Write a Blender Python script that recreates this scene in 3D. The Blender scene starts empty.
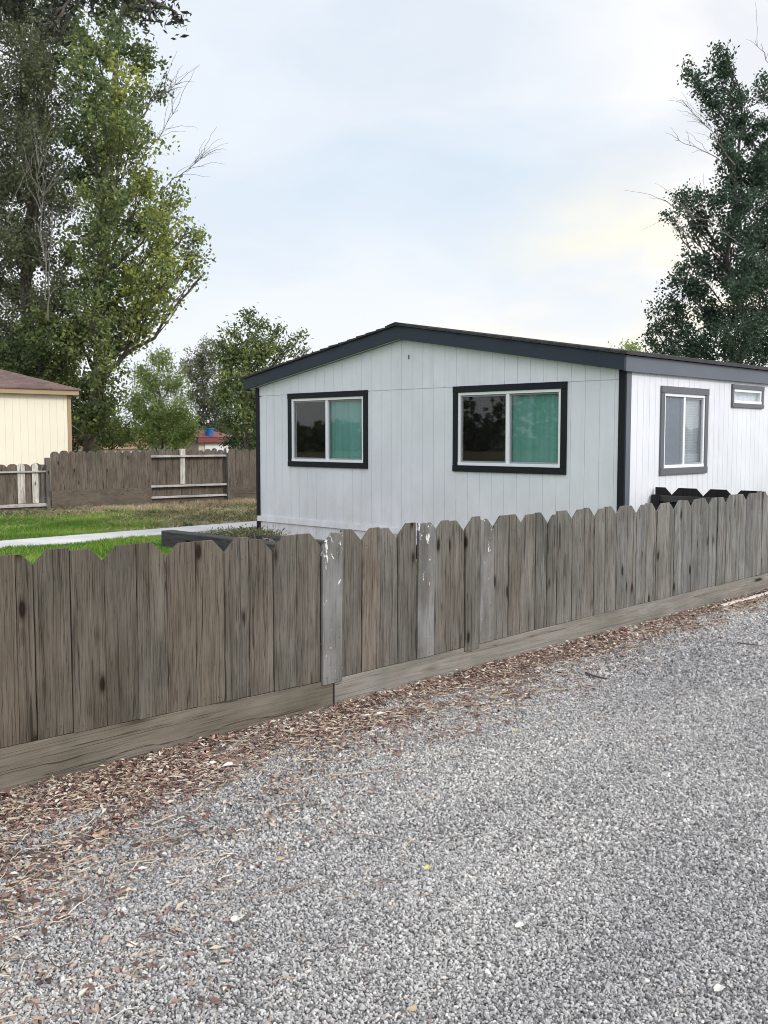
import bpy, bmesh, math, random
import numpy as np
from math import radians, sin, cos, atan, atan2, pi
random.seed(7)
RNG = np.random.default_rng(11)
sc = bpy.context.scene
COL = sc.collection

# ------------------------------------------------------------------ camera model
F = 983.0; HY = 437.0; H = 1.6
PIT = atan((512-HY)/F); YAW = radians(44.3)
cY, sY = cos(YAW), sin(YAW)
FW = (cY*cos(PIT), sY*cos(PIT), -sin(PIT)); RT = (sY, -cY, 0.0); UP = (cY*sin(PIT), sY*sin(PIT), cos(PIT))
def ray(x, y):
    a = (x-384)/F; b = (512-y)/F
    return [FW[i]+a*RT[i]+b*UP[i] for i in range(3)]
def gz(x, y, z=0.0):
    d = ray(x, y); t = (z-H)/d[2]; return (d[0]*t, d[1]*t, z)
def on(x, y, ax, val):
    d = ray(x, y); t = val/d[ax]; return (d[0]*t, d[1]*t, H+d[2]*t)
def far(x, y, Z):          # a point Z metres ahead of the camera
    d = ray(x, y); n = (FW[0]*d[0]+FW[1]*d[1])/math.hypot(FW[0], FW[1]); t = Z/n
    return np.array((d[0]*t, d[1]*t, H+d[2]*t))

cam = bpy.data.cameras.new('camera'); co = bpy.data.objects.new('camera', cam); COL.objects.link(co)
cam.sensor_fit = 'VERTICAL'; cam.sensor_height = 36.0; cam.lens = 36.0*F/1024.0
cam.clip_start = 0.05; cam.clip_end = 3000
co.location = (0, 0, H); co.rotation_euler = (pi/2-PIT, 0, YAW-pi/2)
sc.camera = co
sc.view_settings.view_transform = 'Standard'; sc.view_settings.look = 'None'
sc.view_settings.exposure = 0.27; sc.view_settings.gamma = 1.0; sc.view_settings.use_curve_mapping = False
sc.cycles.filter_width = 1.0; sc.cycles.max_bounces = 8; sc.cycles.transparent_max_bounces = 12

# ------------------------------------------------------------------ sky and sun
SUN = np.array((0.30, -0.80, 0.52)); SUN /= np.linalg.norm(SUN)
w = bpy.data.worlds.new('World'); sc.world = w; w.use_nodes = True
nt = w.node_tree; nt.nodes.clear()
def N(nt, t, **kw):
    n = nt.nodes.new(t)
    for k, v in kw.items(): setattr(n, k, v)
    return n
def L(nt, a, b): nt.links.new(a, b)
out = N(nt, 'ShaderNodeOutputWorld'); bg = N(nt, 'ShaderNodeBackground'); bg.inputs['Strength'].default_value = 0.12
sky = N(nt, 'ShaderNodeTexSky', sky_type='NISHITA'); sky.sun_disc = False
sky.sun_elevation = math.asin(SUN[2]); sky.sun_rotation = atan2(SUN[0], SUN[1]); sky.air_density = 1.0; sky.dust_density = 1.5
tc = N(nt, 'ShaderNodeTexCoord'); mp = N(nt, 'ShaderNodeMapping'); mp.inputs['Scale'].default_value = (1.5, 1.5, 4.2); mp.inputs['Location'].default_value = (3.1, 1.7, .6)
L(nt, tc.outputs['Generated'], mp.inputs['Vector'])
no = N(nt, 'ShaderNodeTexNoise'); no.inputs['Scale'].default_value = 1.15; no.inputs['Detail'].default_value = 6.0; no.inputs['Roughness'].default_value = 0.5; no.inputs['Distortion'].default_value = 0.4
L(nt, mp.outputs['Vector'], no.inputs['Vector'])
rp = N(nt, 'ShaderNodeValToRGB'); rp.color_ramp.elements[0].position = 0.36; rp.color_ramp.elements[0].color = (0.35, 0.35, 0.35, 1)
rp.color_ramp.elements[1].position = 0.56; rp.color_ramp.elements[1].color = (1, 1, 1, 1)
L(nt, no.outputs['Fac'], rp.inputs['Fac'])
# cloud brightness variation
no2 = N(nt, 'ShaderNodeTexNoise'); no2.inputs['Scale'].default_value = 2.3; no2.inputs['Detail'].default_value = 7.0; no2.inputs['Distortion'].default_value = .8
L(nt, mp.outputs['Vector'], no2.inputs['Vector'])
rc = N(nt, 'ShaderNodeValToRGB'); e = rc.color_ramp.elements
e[0].position = 0.38; e[0].color = (6.1, 6.3, 6.65, 1); e[1].position = 0.60; e[1].color = (7.05, 7.05, 7.15, 1)
L(nt, no2.outputs['Fac'], rc.inputs['Fac'])
# warm glow low in the sky beyond the roof
wd = ray(625, 345); wd = np.array(wd)/np.linalg.norm(wd)
vm = N(nt, 'ShaderNodeVectorMath', operation='DOT_PRODUCT'); nrm = N(nt, 'ShaderNodeVectorMath', operation='NORMALIZE')
L(nt, tc.outputs['Generated'], nrm.inputs[0]); L(nt, nrm.outputs[0], vm.inputs[0]); vm.inputs[1].default_value = tuple(wd)
mr = N(nt, 'ShaderNodeMapRange', interpolation_type='SMOOTHSTEP'); mr.inputs['From Min'].default_value = 0.980; mr.inputs['From Max'].default_value = 1.0; mr.inputs['To Max'].default_value = 1.0
L(nt, vm.outputs['Value'], mr.inputs['Value'])
no3 = N(nt, 'ShaderNodeTexNoise'); no3.inputs['Scale'].default_value = 3.0; no3.inputs['Detail'].default_value = 4.0
L(nt, mp.outputs['Vector'], no3.inputs['Vector'])
mr3 = N(nt, 'ShaderNodeMapRange', interpolation_type='SMOOTHSTEP'); mr3.inputs['From Min'].default_value = 0.36; mr3.inputs['From Max'].default_value = 0.58
L(nt, no3.outputs['Fac'], mr3.inputs['Value'])
mu = N(nt, 'ShaderNodeMath', operation='MULTIPLY'); L(nt, mr.outputs[0], mu.inputs[0]); L(nt, mr3.outputs[0], mu.inputs[1])
mw = N(nt, 'ShaderNodeMix', data_type='RGBA'); L(nt, mu.outputs[0], mw.inputs['Factor']); L(nt, rc.outputs['Color'], mw.inputs['A']); mw.inputs['B'].default_value = (8.3, 7.5, 5.7, 1)
# thin blue where cloud is thin: nishita lightened
skl = N(nt, 'ShaderNodeMix', data_type='RGBA'); skl.inputs['Factor'].default_value = 0.78
L(nt, sky.outputs['Color'], skl.inputs['A']); skl.inputs['B'].default_value = (5.2, 6.2, 7.2, 1)
bd = np.array(ray(300, 60)); bd /= np.linalg.norm(bd)
dv = N(nt, 'ShaderNodeVectorMath', operation='DOT_PRODUCT'); L(nt, nrm.outputs[0], dv.inputs[0]); dv.inputs[1].default_value = tuple(bd)
mb_ = N(nt, 'ShaderNodeMapRange', interpolation_type='SMOOTHSTEP'); mb_.inputs['From Min'].default_value = .93; mb_.inputs['From Max'].default_value = 1.0; mb_.inputs['To Min'].default_value = 1.0; mb_.inputs['To Max'].default_value = .55; L(nt, dv.outputs['Value'], mb_.inputs['Value'])
mm_ = N(nt, 'ShaderNodeMath', operation='MULTIPLY'); L(nt, rp.outputs['Color'], mm_.inputs[0]); L(nt, mb_.outputs[0], mm_.inputs[1])
mx = N(nt, 'ShaderNodeMix', data_type='RGBA'); L(nt, mm_.outputs[0], mx.inputs['Factor']); L(nt, skl.outputs['Result'], mx.inputs['A']); L(nt, mw.outputs['Result'], mx.inputs['B'])
# unseen sky behind the camera, brightened as added fill for gable, fence and gravel
bh_ = np.array((-.45, -.80, .40)); bh_ /= np.linalg.norm(bh_)
db = N(nt, 'ShaderNodeVectorMath', operation='DOT_PRODUCT'); L(nt, nrm.outputs[0], db.inputs[0]); db.inputs[1].default_value = tuple(bh_)
mrb = N(nt, 'ShaderNodeMapRange', interpolation_type='SMOOTHSTEP'); mrb.inputs['From Min'].default_value = -.25; mrb.inputs['From Max'].default_value = .9; mrb.inputs['To Min'].default_value = 1.0; mrb.inputs['To Max'].default_value = 1.75; L(nt, db.outputs['Value'], mrb.inputs['Value'])
sc_ = N(nt, 'ShaderNodeVectorMath', operation='SCALE'); L(nt, mx.outputs['Result'], sc_.inputs[0]); L(nt, mrb.outputs[0], sc_.inputs['Scale'])
L(nt, sc_.outputs[0], bg.inputs['Color']); L(nt, bg.outputs[0], out.inputs['Surface'])

sl = bpy.data.lights.new('sun', 'SUN'); so = bpy.data.objects.new('sun', sl); COL.objects.link(so)
sl.energy = 1.45; sl.angle = radians(14); sl.color = (1.0, 0.96, 0.90)
from mathutils import Vector
so.rotation_euler = Vector(tuple(SUN)).to_track_quat('Z', 'Y').to_euler(); so.location = (0, -10, 12)

# ------------------------------------------------------------------ object helpers
def tag(o, label=None, cat=None, group=None, kind=None):
    if label: o['label'] = label
    if cat: o['category'] = cat
    if group: o['group'] = group
    if kind: o['kind'] = kind
    return o
def thing(name, label, cat, loc=(0, 0, 0), group=None):
    o = bpy.data.objects.new(name, None); COL.objects.link(o); o.location = loc; o.empty_display_size = 0.3
    return tag(o, label, cat, group)
def link(name, me, mat, parent=None, loc=None):
    o = bpy.data.objects.new(name, me); COL.objects.link(o)
    if mat: me.materials.append(mat)
    if parent:
        o.parent = parent
        if loc is None:                       # geometry is in world coordinates: cancel the parent's offset
            w0 = Vector((0, 0, 0)); p = parent
            while p: w0 += p.location; p = p.parent
            o.location = -w0
    if loc is not None: o.location = loc
    return o
class MB:
    def __init__(s): s.bm = bmesh.new()
    def hexa(s, pts):
        v = [s.bm.verts.new(p) for p in pts]
        for f in ((0,1,2,3),(4,7,6,5),(0,4,5,1),(1,5,6,2),(2,6,7,3),(3,7,4,0)): s.bm.faces.new([v[i] for i in f])
        return s
    def box(s, x0, x1, y0, y1, z0, z1):
        return s.hexa([(x0,y0,z0),(x1,y0,z0),(x1,y1,z0),(x0,y1,z0),(x0,y0,z1),(x1,y0,z1),(x1,y1,z1),(x0,y1,z1)])
    def prism(s, poly, off):                  # polygon (3D points) extruded by off
        a = [s.bm.verts.new(p) for p in poly]; b = [s.bm.verts.new((p[0]+off[0], p[1]+off[1], p[2]+off[2])) for p in poly]
        n = len(poly); s.bm.faces.new(a); s.bm.faces.new(b[::-1])
        for i in range(n): s.bm.faces.new((a[i], b[i], b[(i+1)%n], a[(i+1)%n]))
        return s
    def tube(s, pts, r, k=6):
        pts = [Vector(p) for p in pts]; rings = []
        for i, p in enumerate(pts):
            d = (pts[min(i+1, len(pts)-1)]-pts[max(i-1, 0)]).normalized()
            a = d.orthogonal().normalized() if abs(d.z) > .9 else d.cross(Vector((0,0,1))).normalized(); b = d.cross(a)
            rr = r[i] if hasattr(r, '__len__') else r
            rings.append([s.bm.verts.new(p+(a*cos(2*pi*j/k)+b*sin(2*pi*j/k))*rr) for j in range(k)])
        for i in range(len(rings)-1):
            for j in range(k): s.bm.faces.new((rings[i][j], rings[i][(j+1)%k], rings[i+1][(j+1)%k], rings[i+1][j]))
        s.bm.faces.new(rings[0][::-1]); s.bm.faces.new(rings[-1]); return s
    def mesh(s, name, bevel=0, smooth=False):
        bmesh.ops.recalc_face_normals(s.bm, faces=s.bm.faces)
        if bevel: bmesh.ops.bevel(s.bm, geom=s.bm.edges[:], offset=bevel, segments=1, affect='EDGES', clamp_overlap=True)
        me = bpy.data.meshes.new(name); s.bm.to_mesh(me); s.bm.free()
        if smooth:
            for p in me.polygons: p.use_smooth = True
        return me
    def build(s, name, mat, parent=None, bevel=0, smooth=False, loc=None):
        return link(name, s.mesh(name, bevel, smooth), mat, parent, loc)
def npmesh(name, V, Fc, attrs=None, smooth=False):
    me = bpy.data.meshes.new(name); V = np.asarray(V, dtype=np.float32); Fc = np.asarray(Fc, dtype=np.int32); k = Fc.shape[1]
    me.vertices.add(len(V)); me.vertices.foreach_set('co', V.ravel())
    me.loops.add(Fc.size); me.loops.foreach_set('vertex_index', Fc.ravel())
    me.polygons.add(len(Fc)); me.polygons.foreach_set('loop_start', np.arange(0, Fc.size, k, dtype=np.int32))
    me.polygons.foreach_set('use_smooth', np.full(len(Fc), smooth))
    me.update(calc_edges=True)
    for n, arr in (attrs or {}).items():
        a = me.attributes.new(n, 'FLOAT', 'POINT'); a.data.foreach_set('value', np.asarray(arr, dtype=np.float32))
    return me

# ------------------------------------------------------------------ materials
def mat(name):
    m = bpy.data.materials.new(name); m.use_nodes = True; nt = m.node_tree; nt.nodes.clear()
    o = N(nt, 'ShaderNodeOutputMaterial'); b = N(nt, 'ShaderNodeBsdfPrincipled'); L(nt, b.outputs[0], o.inputs[0]); return m, nt, b, o
def setin(b, **k):
    for n, v in k.items(): b.inputs[n.replace('_', ' ')].default_value = v
def noise(nt, vec, scale, detail=4, rough=.5, dist=0):
    n = N(nt, 'ShaderNodeTexNoise'); n.inputs['Scale'].default_value = scale; n.inputs['Detail'].default_value = detail
    n.inputs['Roughness'].default_value = rough; n.inputs['Distortion'].default_value = dist; L(nt, vec, n.inputs['Vector']); return n.outputs['Fac']
def ramp(nt, fac, stops):
    r = N(nt, 'ShaderNodeValToRGB'); e = r.color_ramp.elements
    while len(e) < len(stops): e.new(.5)
    for i, (p, c) in enumerate(stops): e[i].position = p; e[i].color = (*c, 1) if len(c) == 3 else c
    L(nt, fac, r.inputs['Fac']); return r.outputs['Color']
def mixc(nt, f, a, b, mode='MIX'):
    m = N(nt, 'ShaderNodeMix', data_type='RGBA', blend_type=mode)
    for s, v in (('Factor', f), ('A', a), ('B', b)):
        if isinstance(v, (int, float)): m.inputs[s].default_value = v
        elif isinstance(v, tuple): m.inputs[s].default_value = (*v, 1)
        else: L(nt, v, m.inputs[s])
    return m.outputs['Result']
def maprange(nt, v, a, b, c=0., d=1.):
    m = N(nt, 'ShaderNodeMapRange'); L(nt, v, m.inputs['Value'])
    for n, x in (('From Min', a), ('From Max', b), ('To Min', c), ('To Max', d)): m.inputs[n].default_value = x
    return m.outputs[0]
def mapping(nt, vec, scale, loc=(0,0,0)):
    m = N(nt, 'ShaderNodeMapping'); m.inputs['Scale'].default_value = scale; m.inputs['Location'].default_value = loc; L(nt, vec, m.inputs['Vector']); return m.outputs[0]
def bump(nt, b, h, strength, dist):
    n = N(nt, 'ShaderNodeBump'); n.inputs['Strength'].default_value = strength; n.inputs['Distance'].default_value = dist; L(nt, h, n.inputs['Height']); L(nt, n.outputs[0], b.inputs['Normal'])
def objvec(nt, rnd=True):
    t = N(nt, 'ShaderNodeTexCoord')
    if not rnd: return t.outputs['Object']
    oi = N(nt, 'ShaderNodeObjectInfo'); m = N(nt, 'ShaderNodeMath', operation='MULTIPLY'); L(nt, oi.outputs['Random'], m.inputs[0]); m.inputs[1].default_value = 37.0
    a = N(nt, 'ShaderNodeVectorMath', operation='ADD'); L(nt, t.outputs['Object'], a.inputs[0]); L(nt, m.outputs[0], a.inputs[1]); return a.outputs[0]
def mth(nt, op, a, b=None):
    m = N(nt, 'ShaderNodeMath', operation=op)
    for i, v in enumerate((a, b)):
        if v is None: continue
        if isinstance(v, (int, float)): m.inputs[i].default_value = v
        else: L(nt, v, m.inputs[i])
    return m.outputs[0]

def wood(name, grain='z', tint=None, paint=False):
    m, nt, b, o = mat(name); v = objvec(nt)
    S = {'z': (1, 1, .028), 'x': (.028, 1, 1), 'y': (1, .028, 1)}[grain]
    gv = mapping(nt, v, S)
    g1 = noise(nt, gv, 38 if grain == 'z' else 60, 5, .62, .8 if grain == 'z' else .3); g2 = noise(nt, gv, 190, 3, .7, .2); blot = noise(nt, v, 2.3, 4, .6, .3); blot2 = noise(nt, mapping(nt, v, tuple(.25 if q < 1 else 1 for q in S)), 9, 3, .5)
    oi = N(nt, 'ShaderNodeObjectInfo')
    base = oi.outputs['Color'] if tint is None else None
    if base is None:
        rgb = N(nt, 'ShaderNodeRGB'); rgb.outputs[0].default_value = (*tint, 1); base = rgb.outputs[0]
    c = mixc(nt, 1.0, base, ramp(nt, g1, [(.30, (.62,.60,.58)), (.42, (.88,.87,.86)), (.55, (1.0,1.0,1.0)), (.72, (1.16,1.155,1.15))] if grain == 'z' else [(.30, (.72,.70,.69)), (.45, (.94,.93,.92)), (.72, (1.12,1.12,1.11))]), 'MULTIPLY')
    c = mixc(nt, 1.0, c, ramp(nt, g2, [(.36, (.40,.39,.38) if grain == 'z' else (.78,.77,.76)), (.46, (.98,.98,.98)), (.7, (1.28,1.28,1.27) if grain == 'z' else (1.08,1.08,1.08))]), 'MULTIPLY')
    c = mixc(nt, 1.0, c, ramp(nt, blot, [(.35, (.84,.87,.85)), (.5, (1,1,1)), (.68, (1.08,1.05,1.02))]), 'MULTIPLY')
    c = mixc(nt, 1.0, c, ramp(nt, blot2, [(.36, (.80,.79,.77) if grain == 'z' else (.86,.85,.83)), (.5, (1,1,1)), (.66, (1.12,1.13,1.15))]), 'MULTIPLY')
    # long drying cracks
    flatS = {'z': (1, 1, 0), 'x': (0, 1, 1), 'y': (1, 0, 1)}[grain]
    wob = N(nt, 'ShaderNodeVectorMath', operation='ADD'); L(nt, v, wob.inputs[0]); L(nt, mth(nt, 'MULTIPLY', noise(nt, v, 2.2, 2), .03), wob.inputs[1])
    ck = noise(nt, mapping(nt, wob.outputs[0], flatS), 34, 1, .4, 0)
    msk = ramp(nt, noise(nt, mapping(nt, v, tuple(.10 if q == 0 else 1 for q in flatS)), 20, 1), [(.44, (0,0,0)), (.52, (1,1,1))])
    c = mixc(nt, msk, c, mixc(nt, 1.0, c, ramp(nt, mth(nt, 'ABSOLUTE', mth(nt, 'SUBTRACT', ck, .46)), [(.006, (.36,.34,.32)), (.022, (1,1,1))]), 'MULTIPLY'))
    # knots
    vo = N(nt, 'ShaderNodeTexVoronoi'); vo.inputs['Scale'].default_value = 1.0
    ks = {'z': (6.0, 6.0, 2.3), 'x': (1.1, 6, 6), 'y': (6, 1.1, 6)}[grain]
    L(nt, mapping(nt, v, ks), vo.inputs['Vector'])
    kn = ramp(nt, vo.outputs['Distance'], [(.07, (.16,.13,.11)), (.11, (.70,.66,.63)), (.17, (1,1,1))])
    c = mixc(nt, 1.0, c, kn, 'MULTIPLY')
    if paint:
        pn = noise(nt, mapping(nt, v, (1, 1, .35)), 14, 6, .7, .6)
        z = N(nt, 'ShaderNodeTexCoord'); sx = N(nt, 'ShaderNodeSeparateXYZ'); L(nt, z.outputs['Object'], sx.inputs[0])
        topm = maprange(nt, sx.outputs['Z'], .66, .86, .0, .085)
        fl = mth(nt, 'ADD', noise(nt, mapping(nt, v, (1, 1, .5)), 22, 6, .7, .6), topm)
        pc = mixc(nt, 1.0, (.205,.200,.194), ramp(nt, blot2, [(.35, (.72,.71,.68)), (.6, (1.15,1.15,1.15))]), 'MULTIPLY'); pc = mixc(nt, 1.0, pc, ramp(nt, g2, [(.36, (.62,.61,.58)), (.46, (1,1,1))]), 'MULTIPLY'); pc = mixc(nt, 1.0, pc, ramp(nt, blot, [(.38, (.78,.76,.72)), (.6, (1.05,1.05,1.05))]), 'MULTIPLY')
        c = mixc(nt, ramp(nt, pn, [(.33, (1,1,1)), (.36, (0,0,0))]), pc, c)
        c = mixc(nt, ramp(nt, fl, [(.65, (0,0,0)), (.665, (1,1,1))]), c, (.74,.74,.74))
    L(nt, c, b.inputs['Base Color']); setin(b, Roughness=.88, Specular_IOR_Level=.18)
    hh = mth(nt, 'ADD', g1, mth(nt, 'MULTIPLY', g2, .8)); bump(nt, b, hh, .75 if grain == 'z' else .25, .006)
    return m
M = {}
M['picket'] = wood('weathered_picket_wood'); M['picket_paint'] = wood('flaking_grey_paint', paint=True)
M['kick'] = wood('weathered_board_wood', 'x'); M['railx'] = wood('rail_wood', 'x', (.20,.185,.165)); M['post'] = wood('post_wood', 'z', (.15,.135,.12))
M['backwood'] = wood('brown_fence_wood', 'z', (.145,.120,.098)); M['backkick'] = wood('brown_board_wood', 'x', (.135,.112,.091))
M['paleboard'] = wood('pale_board', 'z', (.60,.57,.52)); M['palerail'] = wood('pale_rail', 'x', (.46,.44,.43)); M['tie'] = wood('dark_timber_x', 'x', (.075,.073,.076)); M['tiey'] = wood('dark_timber_y', 'y', (.075,.073,.076))
M['blackwood'] = wood('black_stained_wood', 'z', (.022,.022,.024)); M['blackrail'] = wood('black_rail', 'y', (.07,.068,.066))

def paint(name, col, rough=.55, var=.06, bumpy=.15, grain=True, spec=.4):
    m, nt, b, o = mat(name); v = objvec(nt, False)
    n1 = noise(nt, v, 1.1, 5, .6); n2 = noise(nt, mapping(nt, v, (1,1,.05)) if grain else v, 60, 3, .6)
    c = mixc(nt, 1.0, col, ramp(nt, n1, [(.3, (1-var,)*3), (.7, (1,1,1))]), 'MULTIPLY')
    L(nt, c, b.inputs['Base Color']); setin(b, Roughness=rough, Specular_IOR_Level=spec); bump(nt, b, n2, bumpy, .003); return m
M['white'] = paint('white_siding_paint', (.775,.785,.835), .6, .13, .35)
wn = M['white'].node_tree; wb = [n for n in wn.nodes if n.type == 'BSDF_PRINCIPLED'][0]; wl = wb.inputs['Base Color'].links[0].from_socket
wt = N(wn, 'ShaderNodeTexCoord'); wx = N(wn, 'ShaderNodeSeparateXYZ'); wg = N(wn, 'ShaderNodeNewGeometry'); L(wn, wg.outputs['Position'], wx.inputs[0])
wz = maprange(wn, wx.outputs['Z'], .15, 1.0, .55, .0); wz2 = mth(wn, 'MULTIPLY', wz, ramp(wn, noise(wn, mapping(wn, wg.outputs['Position'], (1,1,.35)), 5, 6, .7), [(.40, (0,0,0)), (.70, (1,1,1))]))
st = ramp(wn, noise(wn, mapping(wn, wg.outputs['Position'], (1,1,.06)), 9, 5, .65), [(.52, (0,0,0)), (.75, (.30,.30,.30))])
L(wn, mixc(wn, mth(wn, 'MAXIMUM', wz2, mth(wn, 'MULTIPLY', st, .8)), wl, (.50,.47,.42)), wb.inputs['Base Color'])
M['charcoal'] = paint('charcoal_trim_paint', (.014,.016,.021), .6, .2, .1, spec=.2)
M['fascia'] = paint('slate_fascia_paint', (.036,.048,.066), .6, .2, .1, spec=.25)
M['slategrey'] = paint('slate_grey_side_trim', (.125,.14,.165), .5, .15, .1)  # side fascia and corner board: lighter grey than the gable trim
M['sidetrim'] = paint('grey_side_window_trim', (.125,.13,.145), .5, .15, .1)  # side window trim: lighter grey than around the gable windows
M['vinyl'] = paint('white_vinyl', (.82,.83,.85), .35, .02, 0, False)
M['vinylgrey'] = paint('grey_track', (.28,.29,.31), .4, .02, 0, False)
M['cream'] = paint('cream_siding_paint', (.87,.80,.66), .65, .05, .2)
M['tan'] = paint('tan_trim_paint', (.42,.29,.18), .6, .1, .1)
M['redpaint'] = paint('red_paint', (.22,.06,.055), .5, .1, .1)
M['palewall'] = paint('pale_wall', (.66,.60,.52), .7, .1, .1)
M['room'] = paint('dark_room', (.05,.048,.047), .9, .1, 0, False)
M['blue'] = paint('blue_plastic', (.03,.17,.45), .35, .05, 0, False)
M['steel'] = paint('grey_wire', (.3,.3,.3), .5, .05, 0, False)

def curtain(name, c1, c2):
    m, nt, b, o = mat(name); v = objvec(nt, False)
    n = noise(nt, mapping(nt, v, (1,1,.35)), 2.6, 3, .5, .6); f = noise(nt, mapping(nt, v, (1,1,.05)), 14, 2, .5)
    L(nt, mixc(nt, 1.0, ramp(nt, n, [(.35, c1), (.68, c2)]), ramp(nt, f, [(.3, (.82,.82,.82)), (.7, (1.05,1.05,1.05))]), 'MULTIPLY'), b.inputs['Base Color']); setin(b, Roughness=.8); return m
M['teal'] = curtain('teal_green_curtain', (.125,.37,.29), (.18,.41,.385)); M['teal2'] = curtain('teal_green_cloth', (.10,.42,.30), (.15,.50,.46))
M['blind'] = curtain('white_blind', (.74,.78,.84), (.84,.87,.92))
m, nt, b, o = mat('window_glass'); nt.nodes.remove(b)
tr = N(nt, 'ShaderNodeBsdfTransparent'); tr.inputs[0].default_value = (.94,.95,.95,1); gl = N(nt, 'ShaderNodeBsdfGlossy'); gl.inputs['Roughness'].default_value = .02
lw = N(nt, 'ShaderNodeLayerWeight'); lw.inputs['Blend'].default_value = .5; fr = N(nt, 'ShaderNodeMath', operation='MULTIPLY_ADD'); pw = N(nt, 'ShaderNodeMath', operation='POWER'); L(nt, lw.outputs['Facing'], pw.inputs[0]); pw.inputs[1].default_value = 4.0; L(nt, pw.outputs[0], fr.inputs[0]); fr.inputs[1].default_value = .9; fr.inputs[2].default_value = .045; nv = N(nt, 'ShaderNodeTexCoord'); nb = N(nt, 'ShaderNodeBump'); nb.inputs['Strength'].default_value = .015; nb.inputs['Distance'].default_value = .02
L(nt, noise(nt, nv.outputs['Object'], 2.5, 1), nb.inputs['Height']); L(nt, nb.outputs[0], gl.inputs['Normal']); ms = N(nt, 'ShaderNodeMixShader'); L(nt, fr.outputs[0], ms.inputs[0]); L(nt, tr.outputs[0], ms.inputs[1]); L(nt, gl.outputs[0], ms.inputs[2]); L(nt, ms.outputs[0], o.inputs[0])
M['glass'] = m
def shingle(name, c):
    m, nt, b, o = mat(name); v = objvec(nt, False)
    br = N(nt, 'ShaderNodeTexBrick'); L(nt, mapping(nt, v, (3.2, 3.2, 3.2)), br.inputs['Vector']); br.inputs['Scale'].default_value = 1; br.inputs['Mortar Size'].default_value = .015; br.inputs['Row Height'].default_value = .45; br.inputs['Brick Width'].default_value = 1.0
    br.inputs['Color1'].default_value = (*c, 1); br.inputs['Color2'].default_value = (c[0]*.65, c[1]*.65, c[2]*.65, 1); br.inputs['Mortar'].default_value = (c[0]*.3, c[1]*.3, c[2]*.3, 1)
    n = noise(nt, v, 90, 2); L(nt, mixc(nt, 1.0, br.outputs['Color'], ramp(nt, n, [(.3, (.7,.7,.7)), (.7, (1.3,1.3,1.3))]), 'MULTIPLY'), b.inputs['Base Color']); setin(b, Roughness=.9); bump(nt, b, n, .4, .004); return m
M['roof'] = shingle('dark_shingles', (.05,.048,.05)); M['brownroof'] = shingle('brown_shingles', (.20,.13,.115)); M['redroof'] = shingle('red_brown_shingles', (.32,.13,.10))

def leafmat(name, dark, mid, light, trans=.3):
    m, nt, b, o = mat(name)
    a = N(nt, 'ShaderNodeAttribute'); a.attribute_name = 'tint'
    c = ramp(nt, a.outputs['Fac'], [(0, dark), (.5, mid), (1, light)])
    L(nt, c, b.inputs['Base Color']); setin(b, Roughness=.55, Specular_IOR_Level=.35)
    t = N(nt, 'ShaderNodeBsdfTranslucent'); L(nt, c, t.inputs[0]); ms = N(nt, 'ShaderNodeMixShader'); ms.inputs[0].default_value = trans
    L(nt, b.outputs[0], ms.inputs[1]); L(nt, t.outputs[0], ms.inputs[2]); L(nt, ms.outputs[0], o.inputs[0]); return m
def bark(name, c):
    m, nt, b, o = mat(name); v = objvec(nt, False); n = noise(nt, mapping(nt, v, (1,1,.25)), 14, 5, .65)
    L(nt, mixc(nt, 1.0, c, ramp(nt, n, [(.3, (.5,.5,.5)), (.7, (1.35,1.33,1.3))]), 'MULTIPLY'), b.inputs['Base Color']); setin(b, Roughness=.9); bump(nt, b, n, .8, .02); return m
M['bark'] = bark('grey_brown_bark', (.11,.095,.08)); M['deadbark'] = bark('pale_dead_bark', (.22,.205,.185)); M['darkbark'] = bark('dark_bark', (.055,.05,.045)); M['twigbark'] = bark('twig_bark', (.16,.13,.11))

# ------------------------------------------------------------------ ground
FY = 4.24                                         # the line of the fence
def sheet(name, x0, x1, y0, y1, z, m, kind='structure'):
    bm = MB(); vs = [bm.bm.verts.new(p) for p in ((x0,y0,z),(x1,y0,z),(x1,y1,z),(x0,y1,z))]; bm.bm.faces.new(vs)
    return tag(bm.build(name, m), kind=kind)
def groundmat(name, stops, sc1=.5, sc2=30, bs=.4):
    m, nt, b, o = mat(name); v = objvec(nt, False)
    a = noise(nt, v, sc1, 6, .65); c2 = noise(nt, v, sc2, 4, .7)
    mixv = mth(nt, 'ADD', mth(nt, 'MULTIPLY', a, .6), mth(nt, 'MULTIPLY', c2, .4))
    L(nt, ramp(nt, mixv, stops), b.inputs['Base Color']); setin(b, Roughness=.95, Specular_IOR_Level=.1); bump(nt, b, c2, bs, .03); return m
M['field'] = groundmat('dry_field', [(.35, (.10,.11,.05)), (.5, (.17,.15,.08)), (.65, (.24,.20,.13))], .05, 8)
M['lawnbase'] = groundmat('lawn_soil', [(.35, (.07,.13,.025)), (.5, (.10,.19,.035)), (.65, (.15,.22,.05))], .8, 25)
M['weedbase'] = groundmat('weedy_soil', [(.36, (.17,.14,.09)), (.5, (.27,.22,.15)), (.64, (.38,.32,.24))], 1.1, 14)
sheet('ground', -700, 900, -700, 900, -0.008, M['field'])
sheet('lawn', -12, 60, FY+.02, 22.5, -0.004, M['lawnbase'])
sheet('bare_ground', 8.9, 60, 14.52, 20.6, 0.0, M['weedbase'])
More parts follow.
